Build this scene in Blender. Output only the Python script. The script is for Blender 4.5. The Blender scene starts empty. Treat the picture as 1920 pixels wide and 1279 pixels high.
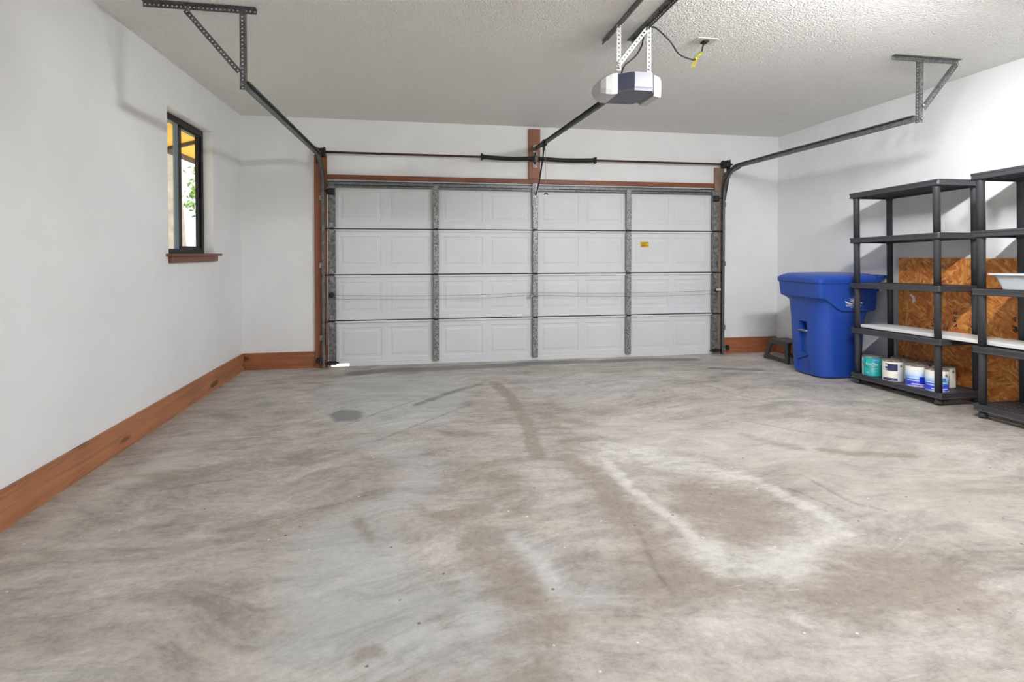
import bpy, math, random
import numpy as np
from mathutils import Vector, Matrix
from math import sin, cos, pi, radians
random.seed(7)
S = bpy.context.scene
COL = S.collection
# ------------------------------------------------------------------ camera
cd = bpy.data.cameras.new('camera'); cam = bpy.data.objects.new('camera', cd); COL.objects.link(cam)
cd.sensor_width = 36; cd.lens = 36*999.8/1920; cd.shift_y = -(639.5-492.77)/1920
cd.clip_start = 0.02; cd.clip_end = 200
cam.location = (1.0497, -6.4187, 1.3183); cam.rotation_mode = 'XYZ'
cam.matrix_world = Matrix.Translation(cam.location) @ Matrix.Rotation(-0.1707, 4, 'Z') @ Matrix.Rotation(pi/2-0.018, 4, 'X')
S.camera = cam
# ------------------------------------------------------------------ world and sun
W = bpy.data.worlds.new('sky'); S.world = W; W.use_nodes = True
wn = W.node_tree; bg = wn.nodes['Background']
bg.inputs[0].default_value = (.91, .955, 1.0, 1); bg.inputs[1].default_value = 1.3
sd = bpy.data.lights.new('sun', 'SUN'); sd.energy = 9; sd.angle = radians(0.6); sd.color = (1, .96, .9)
sun = bpy.data.objects.new('sun', sd); COL.objects.link(sun)
sun.rotation_euler = Vector((0.15, -1.0, -0.85)).to_track_quat('-Z', 'Y').to_euler()
V = S.view_settings; V.view_transform = 'Standard'; V.look = 'None'; V.gamma = 1.0; V.use_curve_mapping = False
V.exposure = 0.33
S.cycles.max_bounces = 16; S.cycles.diffuse_bounces = 12
LAMP_A = 640
# ------------------------------------------------------------------ helpers
XL, XR, ZC, YB = -0.926, 5.755, 2.863, -7.6
def floor_z(x, y):
    t = max(0, min(1, (x-0.5)/4.3)); t = t*t*(3-2*t)
    return 0.0195*max(0, min(3.4, -y))*t
class MB:
    def __init__(s): s.v = []; s.f = []; s.mi = []; s.cur = 0; s.sm = []
    def add(s, vs, fs, smooth=False):
        o = len(s.v); s.v += [tuple(p) for p in vs]
        for f in fs: s.f.append([i+o for i in f]); s.mi.append(s.cur); s.sm.append(smooth)
        return s
    def box(s, x0, x1, y0, y1, z0, z1, M=None, ch=0.0):
        if ch > 0: return s.cbox(x0, x1, y0, y1, z0, z1, ch, M)
        vs = [Vector((x, y, z)) for z in (z0, z1) for y in (y0, y1) for x in (x0, x1)]
        if M is not None: vs = [M @ v for v in vs]
        return s.add(vs, [(0, 2, 3, 1), (4, 5, 7, 6), (0, 1, 5, 4), (2, 6, 7, 3), (0, 4, 6, 2), (1, 3, 7, 5)])
    def cbox(s, x0, x1, y0, y1, z0, z1, c, M=None):
        c = min(c, (x1-x0)*.45, (y1-y0)*.45, (z1-z0)*.45)
        def ring(z, i):
            a, b, d, e = x0+i, x1-i, y0+i, y1-i
            return [(a+c, d, z), (b-c, d, z), (b, d+c, z), (b, e-c, z), (b-c, e, z), (a+c, e, z), (a, e-c, z), (a, d+c, z)]
        rs = [ring(z0, c*.9), ring(z0+c, 0), ring(z1-c, 0), ring(z1, c*.9)]
        return s.loft([[Vector(p) for p in r] for r in rs], M=M)
    def loft(s, rings, closed=True, caps=True, M=None, smooth=False):
        n = len(rings[0]); vs = [Vector(p) for r in rings for p in r]
        if M is not None: vs = [M @ v for v in vs]
        fs = []
        for k in range(len(rings)-1):
            for i in range(n if closed else n-1):
                j = (i+1) % n; fs.append((k*n+i, k*n+j, (k+1)*n+j, (k+1)*n+i))
        s.add(vs, fs, smooth)
        if caps and closed:
            o = len(s.v)-len(vs)
            s.f.append([o+i for i in reversed(range(n))]); s.mi.append(s.cur); s.sm.append(False)
            s.f.append([o+(len(rings)-1)*n+i for i in range(n)]); s.mi.append(s.cur); s.sm.append(False)
        return s
    def cyl(s, p, q, r, n=16, r2=None, caps=True, smooth=True):
        p, q = Vector(p), Vector(q); d = (q-p).normalized(); u = d.orthogonal().normalized(); w = d.cross(u)
        r2 = r if r2 is None else r2
        return s.loft([[a+u*(rr*cos(2*pi*i/n))+w*(rr*sin(2*pi*i/n)) for i in range(n)] for a, rr in ((p, r), (q, r2))], caps=caps, smooth=smooth)
    def lathe(s, c, prof, n=28, axis='Z', smooth=True, caps=True):
        c = Vector(c); rs = []
        for r, h in prof:
            ring = []
            for i in range(n):
                a = 2*pi*i/n; r_ = max(r, 1e-4)
                v = Vector((r_*cos(a), r_*sin(a), h))
                if axis == 'X': v = Vector((v.z, v.x, v.y))
                if axis == 'Y': v = Vector((v.y, v.z, v.x))
                ring.append(c+v)
            rs.append(ring)
        return s.loft(rs, caps=caps, smooth=smooth)
    def tube(s, pts, r, n=8, caps=True):
        pts = [Vector(p) for p in pts]; rings = []; u = None
        for k, p in enumerate(pts):
            d = (pts[min(k+1, len(pts)-1)]-pts[max(k-1, 0)]).normalized()
            u = (d.orthogonal() if u is None else u-d*u.dot(d)).normalized(); w = d.cross(u)
            rings.append([p+u*(r*cos(2*pi*i/n))+w*(r*sin(2*pi*i/n)) for i in range(n)])
        return s.loft(rings, caps=caps, smooth=True)
    def perf(s, o, du, dv, L, w, t=0.002, pitch=0.025, hr=0.0055, rows=1):
        """strip with real holes: origin o, length along du, width along dv"""
        o = Vector(o); du = Vector(du).normalized(); dv = Vector(dv).normalized(); nn = du.cross(dv).normalized()*t
        n = max(1, round(L/pitch)); p = L/n; wr = w/rows
        for k in range(n):
            for j in range(rows):
                c = o+du*(p*(k+.5))+dv*(wr*(j+.5)); out = []; inn = []
                for i in range(8):
                    a = pi/4*i; ca, sa = cos(a), sin(a); m = max(abs(ca), abs(sa))
                    out.append(c+du*(ca/m*p/2)+dv*(sa/m*wr/2)); inn.append(c+du*(ca*hr)+dv*(sa*hr))
                vs = out+inn+[v+nn for v in out]+[v+nn for v in inn]; fs = []
                for i in range(8):
                    q = (i+1) % 8
                    fs += [(i, 8+i, 8+q, q), (16+i, 16+q, 24+q, 24+i), (8+i, 24+i, 24+q, 8+q)]
                s.add(vs, fs)
        a = [o, o+du*L, o+du*L+dv*w, o+dv*w]
        s.add(a+[v+nn for v in a], [(0, 1, 5, 4), (1, 2, 6, 5), (2, 3, 7, 6), (3, 0, 4, 7)])
        return s
    def build(s, name, mats, parent=None):
        me = bpy.data.meshes.new(name); me.from_pydata(s.v, [], s.f)
        if not isinstance(mats, (list, tuple)): mats = [mats]
        for m in mats: me.materials.append(m)
        for p, m, sm in zip(me.polygons, s.mi, s.sm): p.material_index = m; p.use_smooth = sm
        me.validate()
        o = bpy.data.objects.new(name, me); COL.objects.link(o)
        if parent is not None: o.parent = parent
        return o
def empty(name, loc=(0, 0, 0)):
    o = bpy.data.objects.new(name, None); COL.objects.link(o); o.location = loc; o.empty_display_size = .1
    return o
def tag(o, label=None, cat=None, group=None, kind=None):
    if label: o['label'] = label
    if cat: o['category'] = cat
    if group: o['group'] = group
    if kind: o['kind'] = kind
    return o
def copy_tree(o, parent=None):
    c = o.copy(); COL.objects.link(c)
    if parent: c.parent = parent
    for ch in list(o.children): copy_tree(ch, c)
    return c
def fix_normals(o):
    import bmesh
    b = bmesh.new(); b.from_mesh(o.data); bmesh.ops.remove_doubles(b, verts=b.verts, dist=1e-5)
    bmesh.ops.recalc_face_normals(b, faces=b.faces); b.to_mesh(o.data); b.free(); return o
def cut(o, cutter):
    m = o.modifiers.new('cut', 'BOOLEAN'); m.object = cutter; m.operation = 'DIFFERENCE'; m.solver = 'EXACT'
    bpy.context.view_layer.update(); dg = bpy.context.evaluated_depsgraph_get()
    me = bpy.data.meshes.new_from_object(o.evaluated_get(dg)); o.modifiers.clear(); o.data = me
    bpy.data.objects.remove(cutter)
def text_mb(txt, size, fn, mb, spacing=1.0, ext=0.0):
    """adds flat lettering to mb; fn maps (x, y) of the text plane to 3D"""
    c = bpy.data.curves.new('t', 'FONT'); c.body = txt; c.size = size; c.align_x = 'CENTER'; c.align_y = 'CENTER'
    c.resolution_u = 3; c.space_character = spacing
    o = bpy.data.objects.new('t', c); COL.objects.link(o); bpy.context.view_layer.update()
    me = bpy.data.meshes.new_from_object(o.evaluated_get(bpy.context.evaluated_depsgraph_get()))
    mb.add([fn(v.co.x, v.co.y) for v in me.vertices], [list(p.vertices) for p in me.polygons])
    bpy.data.objects.remove(o); bpy.data.curves.remove(c); bpy.data.meshes.remove(me)
# ------------------------------------------------------------------ materials
def lin(c): return tuple(((v/255)/12.92 if v/255 <= .04045 else ((v/255+.055)/1.055)**2.4) for v in c)+(1,)
class NT:
    def __init__(s, name):
        s.m = bpy.data.materials.new(name); s.m.use_nodes = True; s.t = s.m.node_tree
        s.b = s.t.nodes['Principled BSDF']
        s.co = s.n('ShaderNodeTexCoord').outputs['Object']
    def n(s, ty, **kw):
        x = s.t.nodes.new(ty)
        for k, v in kw.items(): setattr(x, k, v)
        return x
    def L(s, a, b): s.t.links.new(a, b)
    def put(s, inp, v):
        if hasattr(v, 'is_output') or hasattr(v, 'links'): s.L(v, inp)
        else: inp.default_value = v
    def map(s, loc=(0, 0, 0), rot=(0, 0, 0), scale=(1, 1, 1), src=None):
        x = s.n('ShaderNodeMapping'); s.L(src or s.co, x.inputs[0])
        x.inputs[1].default_value = loc; x.inputs[2].default_value = rot; x.inputs[3].default_value = scale; return x.outputs[0]
    def noise(s, sc, det=4, rough=.55, dist=0, v=None, out=0):
        x = s.n('ShaderNodeTexNoise'); s.L(v or s.co, x.inputs['Vector'])
        x.inputs['Scale'].default_value = sc; x.inputs['Detail'].default_value = det; x.inputs['Roughness'].default_value = rough
        x.inputs['Distortion'].default_value = dist; return x.outputs[out]
    def vor(s, sc, v=None, feat='F1', out='Distance'):
        x = s.n('ShaderNodeTexVoronoi', feature=feat); s.L(v or s.co, x.inputs['Vector']); x.inputs['Scale'].default_value = sc
        return x.outputs[out]
    def ramp(s, f, st):
        x = s.n('ShaderNodeValToRGB'); s.L(f, x.inputs[0]); e = x.color_ramp.elements
        while len(e) < len(st): e.new(.5)
        for i, (p, c) in enumerate(st):
            e[i].position = p; e[i].color = c if not isinstance(c, (int, float)) else (c, c, c, 1)
        return x.outputs[0]
    def mix(s, f, a, b, mode='MIX'):
        x = s.n('ShaderNodeMix', data_type='RGBA', blend_type=mode); s.put(x.inputs[0], f); s.put(x.inputs[6], a); s.put(x.inputs[7], b)
        return x.outputs[2]
    def math(s, op, a, b=0.0, c=None, clamp=False):
        x = s.n('ShaderNodeMath', operation=op); x.use_clamp = clamp; s.put(x.inputs[0], a); s.put(x.inputs[1], b)
        if c is not None: s.put(x.inputs[2], c)
        return x.outputs[0]
    def bump(s, h, st, d=.01):
        x = s.n('ShaderNodeBump'); x.inputs['Strength'].default_value = st; x.inputs['Distance'].default_value = d
        s.L(h, x.inputs['Height']); s.L(x.outputs[0], s.b.inputs['Normal'])
    def ellipse(s, cx, cy, rx, ry, soft=.5, rot=0, wob=.25, wsc=1.6):
        """soft-edged stain mask around a place on the floor"""
        v = s.map(loc=(0, 0, 0)); a = s.n('ShaderNodeVectorMath', operation='SUBTRACT'); s.L(v, a.inputs[0]); a.inputs[1].default_value = (cx, cy, 0)
        nz = s.n('ShaderNodeTexNoise'); s.L(s.co, nz.inputs['Vector']); nz.inputs['Scale'].default_value = wsc; nz.inputs['Detail'].default_value = 4
        sb = s.n('ShaderNodeVectorMath', operation='SUBTRACT'); s.L(nz.outputs[1], sb.inputs[0]); sb.inputs[1].default_value = (.5, .5, .5)
        sc = s.n('ShaderNodeVectorMath', operation='SCALE'); s.L(sb.outputs[0], sc.inputs[0]); sc.inputs['Scale'].default_value = wob*4*max(rx, ry)
        ad = s.n('ShaderNodeVectorMath', operation='ADD'); s.L(a.outputs[0], ad.inputs[0]); s.L(sc.outputs[0], ad.inputs[1])
        mp = s.n('ShaderNodeMapping'); s.L(ad.outputs[0], mp.inputs[0]); mp.inputs[2].default_value = (0, 0, rot)
        m2 = s.n('ShaderNodeVectorMath', operation='MULTIPLY'); s.L(mp.outputs[0], m2.inputs[0]); m2.inputs[1].default_value = (1/rx, 1/ry, 0)
        ln = s.n('ShaderNodeVectorMath', operation='LENGTH'); s.L(m2.outputs[0], ln.inputs[0])
        mr = s.n('ShaderNodeMapRange', interpolation_type='SMOOTHSTEP'); s.L(ln.outputs['Value'], mr.inputs[0])
        mr.inputs[1].default_value = 1+soft; mr.inputs[2].default_value = 1-soft; mr.inputs[3].default_value = 0; mr.inputs[4].default_value = 1
        return mr.outputs[0], ln.outputs['Value']
def simple(name, c, rough=.5, metal=0, var=0, vsc=20, bump=0, bsc=60, spec=None):
    n = NT(name); col = lin(c)
    if var:
        d = tuple(v*(1-var) for v in col[:3])+(1,); u = tuple(min(1, v*(1+var)) for v in col[:3])+(1,)
        n.L(n.ramp(n.noise(vsc), [(.3, d), (.7, u)]), n.b.inputs['Base Color'])
    else: n.b.inputs['Base Color'].default_value = col
    n.b.inputs['Roughness'].default_value = rough; n.b.inputs['Metallic'].default_value = metal
    if spec is not None: n.b.inputs['Specular IOR Level'].default_value = spec
    if bump: n.bump(n.noise(bsc, 3), bump, .002)
    return n.m
def wall_mat(name, c):
    n = NT(name); a = lin(c); d = tuple(v*.93 for v in a[:3])+(1,)
    col = n.ramp(n.noise(1.3, 5, .6), [(.3, d), (.62, a)])
    spot = n.ramp(n.noise(3.1, 6, .7, v=n.map(loc=(7, 3, 1))), [(.66, 0.0), (.76, .35)])
    col = n.mix(spot, col, tuple(v*.82 for v in a[:3])+(1,))
    n.L(col, n.b.inputs['Base Color']); n.b.inputs['Roughness'].default_value = .75
    n.bump(n.noise(45, 4), .12, .004); return n.m
M = {}
M['wall'] = wall_mat('painted_wall', (236, 237, 238))
def ceiling_mat():
    n = NT('popcorn_ceiling'); n.b.inputs['Base Color'].default_value = lin((240, 239, 236)); n.b.inputs['Roughness'].default_value = .9
    h = n.math('ADD', n.noise(48, 3, .6), n.math('MULTIPLY', n.ramp(n.vor(70), [(0, 1.0), (.55, 0.0)]), .5))
    n.bump(h, .95, .015); return n.m
M['ceiling'] = ceiling_mat()
def floor_mat():
    n = NT('stained_concrete')
    def att(nm):
        x = n.n('ShaderNodeAttribute'); x.attribute_name = nm; return x.outputs['Fac']
    sw = n.n('ShaderNodeVectorMath', operation='ADD'); wn_ = n.noise(.5, 2, out=1); n.L(n.co, sw.inputs[0])
    sc_ = n.n('ShaderNodeVectorMath', operation='SCALE'); n.L(wn_, sc_.inputs[0]); sc_.inputs['Scale'].default_value = 1.6; n.L(sc_.outputs[0], sw.inputs[1])
    swv = sw.outputs[0]
    st = n.map(scale=(.5, 1.5, 1), rot=(0, 0, radians(-14)), src=swv)
    base = n.ramp(n.noise(1.5, 10, .66, .4, v=st), [(.30, lin((156, 146, 138))), (.45, lin((178, 170, 162))), (.57, lin((190, 183, 176))), (.74, lin((208, 203, 197)))])
    fine = n.ramp(n.noise(7, 10, .74, .5, v=n.map(scale=(.35, 1.3, 1), rot=(0, 0, radians(-22)), src=swv)), [(.34, .66), (.5, .97), (.67, 1.18)])
    c = n.mix(.85, base, fine, 'MULTIPLY')
    grain = n.ramp(n.noise(30, 6, .8), [(.36, .80), (.5, 1.0), (.64, 1.12)])
    blotch = n.ramp(n.noise(3.4, 9, .78, .2, v=n.map(loc=(2, 6, 0), scale=(.8, 1.2, 1))), [(.38, .76), (.5, 1.0), (.62, 1.15)])
    c = n.mix(.8, c, blotch, 'MULTIPLY')
    c = n.mix(.8, c, grain, 'MULTIPLY')
    nb = n.noise(5.5, 9, .70, .6, v=n.map(scale=(.7, 1.2, 1), src=swv)); nb2 = n.noise(9, 9, .72, .5, v=n.map(loc=(5, 8, 0), scale=(.6, 1.3, 1)))
    def mask(ch, lo=.40, hi=.62, k=.9, nz=nb):
        f = n.math('ADD', att(ch), n.math('MULTIPLY', n.math('SUBTRACT', nz, .5), k))
        mr = n.n('ShaderNodeMapRange', interpolation_type='SMOOTHSTEP'); n.L(f, mr.inputs[0]); mr.inputs[1].default_value = lo; mr.inputs[2].default_value = hi
        return mr.outputs[0]
    c = n.mix(n.math('MULTIPLY', mask('cream', .25, .85), .5), c, n.mix(.7, lin((200, 193, 184)), fine, 'MULTIPLY'))
    c = n.mix(n.math('MULTIPLY', mask('blue', .25, .9, 1.7), .62), c, n.mix(.6, lin((192, 195, 196)), n.mix(.6, fine, grain, 'MULTIPLY'), 'MULTIPLY'))
    c = n.mix(n.math('MULTIPLY', mask('brown', .22, .85, 1.7, nb2), .74), c, n.mix(.9, lin((150, 137, 126)), grain, 'MULTIPLY'))
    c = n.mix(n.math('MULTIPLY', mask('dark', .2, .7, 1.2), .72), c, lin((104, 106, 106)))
    c = n.mix(n.math('MULTIPLY', mask('pale', .35, 1.25, 2.3, nb2), .6), c, n.mix(.6, lin((232, 230, 226)), grain, 'MULTIPLY'))
    dist = n.math('ADD', att('crack'), n.math('MULTIPLY', n.math('SUBTRACT', n.noise(14, 4), .5), .03))
    ck = n.ramp(n.math('ABSOLUTE', dist), [(.0, 1.0), (.009, .5), (.02, 0.0)])
    c = n.mix(n.math('MULTIPLY', ck, .45), c, lin((96, 86, 78)))
    # trowel scratches, paint specks and dirt specks
    for rot_, loc_, th, col_, k_ in ((-18, (0, 0, 0), .70, (216, 210, 202), .5), (-35, (4, 4, 0), .71, (110, 100, 92), .4), (20, (8, 2, 0), .72, (222, 216, 208), .4)):
        f = n.ramp(n.noise(5, 4, .6, v=n.map(loc=loc_, rot=(0, 0, radians(rot_)), scale=(.9, 9, 1))), [(th-.01, 0.0), (th+.02, 1.0)])
        c = n.mix(n.math('MULTIPLY', f, k_), c, lin(col_))
    sp = n.ramp(n.vor(7, v=n.map(scale=(1, 1, .1))), [(.0, 1.0), (.03, 1.0), (.045, 0.0)])
    c = n.mix(sp, c, lin((228, 224, 218)))
    sd_ = n.ramp(n.vor(6.1, v=n.map(loc=(3, 5, 0))), [(.0, 1.0), (.03, .9), (.05, 0.0)])
    c = n.mix(n.math('MULTIPLY', sd_, .8), c, lin((74, 66, 60)))
    n.L(c, n.b.inputs['Base Color'])
    n.L(n.ramp(n.noise(3, 6), [(.3, .45), (.7, .65)]), n.b.inputs['Roughness'])
    n.b.inputs['Specular IOR Level'].default_value = .3
    n.bump(n.noise(26, 8, .7), .16, .006); return n.m
M['floor'] = floor_mat()
def wood_mat(name, c, axis='X', knots=True, dark=.55):
    n = NT(name); a = lin(c); d = tuple(v*dark for v in a[:3])+(1,); l = tuple(min(1, v*1.25) for v in a[:3])+(1,)
    sc = {'X': (.8, 14, 14), 'Y': (14, .8, 14), 'Z': (14, 14, .8)}[axis]
    g = n.noise(1.6, 6, .6, 1.2, v=n.map(scale=sc))
    col = n.ramp(g, [(.25, d), (.5, a), (.8, l)])
    blot = n.ramp(n.noise(1.7, 4), [(.35, .8), (.65, 1.12)])
    col = n.mix(.8, col, blot, 'MULTIPLY')
    if knots:
        ks = {'X': (1.5, 6, 6), 'Y': (6, 1.5, 6), 'Z': (6, 6, 1.5)}[axis]
        kn = n.ramp(n.vor(1.1, v=n.map(scale=ks)), [(.0, 1.0), (.15, .9), (.20, 0.0)])
        col = n.mix(n.math('MULTIPLY', kn, .75), col, lin((50, 26, 14)))
    n.L(col, n.b.inputs['Base Color']); n.b.inputs['Roughness'].default_value = .5; n.bump(g, .1, .002); return n.m
M['wood_x'] = wood_mat('stained_wood_across', (158, 98, 66), 'X')
M['wood_y'] = wood_mat('stained_wood_long', (174, 116, 80), 'Y')
M['wood_z'] = wood_mat('stained_wood_upright', (142, 84, 54), 'Z')
M['wood_header'] = wood_mat('stained_wood_header', (128, 72, 46), 'X')
M['wood_sill'] = wood_mat('stained_wood_sill', (122, 78, 62), 'Y', knots=False)
M['wood_grey'] = wood_mat('weathered_wood', (138, 112, 96), 'Z', knots=False, dark=.75)
def door_mat():
    n = NT('white_door_skin'); n.L(n.ramp(n.noise(2.5, 4), [(.3, lin((214, 215, 218))), (.7, lin((221, 222, 225)))]), n.b.inputs['Base Color'])
    n.b.inputs['Roughness'].default_value = .5; n.b.inputs['Specular IOR Level'].default_value = .3; return n.m
M['door'] = door_mat()
def galv(name, lo, hi, metal=.55, sc=60, rough=.45):
    n = NT(name); n.L(n.ramp(n.noise(sc, 4, .7), [(.38, lin(lo)), (.62, lin(hi))]), n.b.inputs['Base Color'])
    n.b.inputs['Metallic'].default_value = metal; n.b.inputs['Roughness'].default_value = rough; return n.m
M['galv'] = galv('galvanised_steel', (112, 112, 112), (172, 172, 172))
M['galv_mottled'] = galv('mottled_galvanised_steel', (74, 74, 75), (176, 176, 176), .35, 75)
M['galv_end'] = galv('dull_galvanised_steel', (84, 86, 86), (138, 140, 138), .4, 24)
M['track'] = galv('track_steel', (96, 98, 98), (126, 128, 128), .5, 25)
M['rail'] = galv('opener_rail_steel', (52, 52, 52), (74, 74, 76), .5, 25)
M['angle'] = galv('angle_steel', (84, 84, 86), (118, 118, 120), .4, 30)
M['dark'] = simple('dark_grimy_steel', (44, 40, 38), .55, .3, .25, 40)
M['rust'] = simple('rusty_bar', (84, 58, 48), .6, .4, .3, 30)
M['black'] = simple('black_rubber', (22, 22, 22), .6)
M['seam'] = simple('black_seam_gasket', (34, 34, 36), .8)
M['white_strap'] = simple('white_painted_steel', (188, 188, 188), .4)
M['hole'] = simple('dark_punched_hole', (110, 110, 112), .6)
M['lens'] = simple('white_plastic_lens', (186, 186, 185), .35)
M['op_dark'] = simple('slate_plastic', (74, 76, 96), .4)
M['op_grey'] = simple('silver_grey_plastic', (112, 112, 123), .4)
M['op_bottom'] = simple('dark_grey_plastic', (88, 88, 104), .45)
M['resin'] = simple('charcoal_resin', (62, 62, 66), .42, 0, .06, 60, .05, 300)
M['blue'] = simple('blue_cart_plastic', (34, 74, 166), .36, 0, .06, 3, .04, 200)
M['white_ink'] = simple('white_ink', (232, 234, 240), .6)
M['stool'] = simple('dark_grey_stool_plastic', (66, 64, 62), .5, 0, .1, 20)
M['board'] = simple('white_melamine', (240, 240, 240), .35)
M['tray'] = simple('pale_grey_plastic', (206, 212, 216), .4)
M['yellow'] = simple('yellow_label', (226, 186, 34), .5)
M['ink'] = simple('black_ink', (44, 34, 26), .7)
M['can_metal'] = galv('can_metal', (140, 134, 128), (196, 190, 184), .7, 18, .4)
M['lid_dirty'] = galv('paint_smeared_lid', (116, 98, 82), (200, 190, 176), .3, 26, .5)
M['teal'] = simple('teal_label', (28, 164, 164), .4)
M['cream'] = simple('cream_label', (236, 230, 216), .45)
M['navy'] = simple('navy_label', (52, 46, 92), .45)
M['label_white'] = simple('white_label', (236, 236, 240), .45)
M['label_blue'] = simple('cobalt_label', (38, 44, 190), .4)
M['label_sky'] = simple('sky_blue_label', (70, 140, 210), .4)
M['bronze'] = simple('dark_bronze_frame', (30, 28, 28), .4, .3)
M['sash'] = simple('grey_sash_bar', (128, 140, 148), .4, .3)
M['yellow_cord'] = simple('yellow_green_tag', (150, 152, 60), .5)
M['led'] = simple('red_sensor_lens', (200, 40, 20), .3)
def gradient_label():
    n = NT('seascape_label'); s = n.n('ShaderNodeSeparateXYZ'); n.L(n.co, s.inputs[0])
    z = n.math('ADD', s.outputs[2], n.math('MULTIPLY', n.noise(22, 3), .05))
    n.L(n.ramp(n.math('MULTIPLY', z, 5.0), [(.10, lin((216, 220, 250))), (.22, lin((52, 64, 205))), (.42, lin((44, 70, 200))), (.55, lin((120, 180, 225))), (.75, lin((220, 224, 236))), (.95, lin((240, 236, 226)))]), n.b.inputs['Base Color'])
    n.b.inputs['Roughness'].default_value = .4; return n.m
M['seascape'] = gradient_label()
def osb_mat():
    n = NT('oriented_strand_board'); v0 = n.n('ShaderNodeSeparateXYZ'); n.L(n.co, v0.inputs[0])
    def flakes(ang, loc, sc):
        v = n.map(loc=loc, rot=(ang, 0, 0)); w = n.n('ShaderNodeMapping'); n.L(v, w.inputs[0]); w.inputs[3].default_value = (0.01, 4.2, 16)
        return n.vor(sc, v=w.outputs[0], out='Color')
    def pal(c): return n.ramp(c, [(.0, lin((150, 78, 36))), (.3, lin((198, 114, 54))), (.6, lin((220, 142, 70))), (.85, lin((240, 178, 98))), (1, lin((176, 96, 46)))])
    a = pal(flakes(.5, (0, 0, 0), 3.2)); b = pal(flakes(-.6, (0, 2, 5), 3.6)); c = pal(flakes(1.4, (0, 7, 1), 3.0))
    m = n.mix(n.ramp(n.noise(6, 2), [(.47, 0.0), (.5, 1.0)]), a, b); m = n.mix(n.ramp(n.noise(7, 2, v=n.map(loc=(9, 9, 9))), [(.53, 0.0), (.56, 1.0)]), m, c)
    m = n.mix(n.ramp(n.noise(1.2, 3), [(.35, 0.0), (.7, .35)]), m, lin((210, 140, 66)))
    n.L(m, n.b.inputs['Base Color']); n.b.inputs['Roughness'].default_value = .6; n.bump(n.noise(40, 4), .15, .003); return n.m
M['osb'] = osb_mat()
M['osb_edge'] = simple('strand_board_edge', (190, 140, 96), .8)
M['soffit'] = simple('yellow_painted_soffit', (232, 182, 50), .6, 0, .12, 4)
M['fascia'] = simple('dark_fascia', (70, 52, 34), .7)
M['bark'] = simple('pale_bark', (188, 176, 160), .9, 0, .25, 6, .5, 20)
M['leaf'] = simple('bright_green_leaf', (140, 176, 84), .6, 0, .4, 3)
M['leaf_dark'] = simple('deep_green_leaf', (70, 110, 44), .6, 0, .4, 3)
M['ground'] = simple('dry_lawn', (168, 166, 146), .9, 0, .25, 2)
M['drive'] = simple('concrete_driveway', (200, 196, 188), .8, 0, .1, 3)
def glass_mat():
    n = NT('window_glass'); n.b.inputs['Base Color'].default_value = (1, 1, 1, 1); n.b.inputs['Roughness'].default_value = 0
    t = n.n('ShaderNodeBsdfTransparent'); g = n.n('ShaderNodeBsdfGlossy'); g.inputs['Roughness'].default_value = .02
    mx = n.n('ShaderNodeMixShader'); mx.inputs[0].default_value = .07; n.L(t.outputs[0], mx.inputs[1]); n.L(g.outputs[0], mx.inputs[2])
    n.L(mx.outputs[0], n.t.nodes['Material Output'].inputs[0]); return n.m
M['glass'] = glass_mat()
def emit(name, c, s):
    n = NT(name); n.b.inputs['Emission Color'].default_value = c+(1,); n.b.inputs['Emission Strength'].default_value = s; return n.m
# ------------------------------------------------------------------ room shell
def struct(o, label, cat): return tag(o, label, cat, kind='structure')
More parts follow.
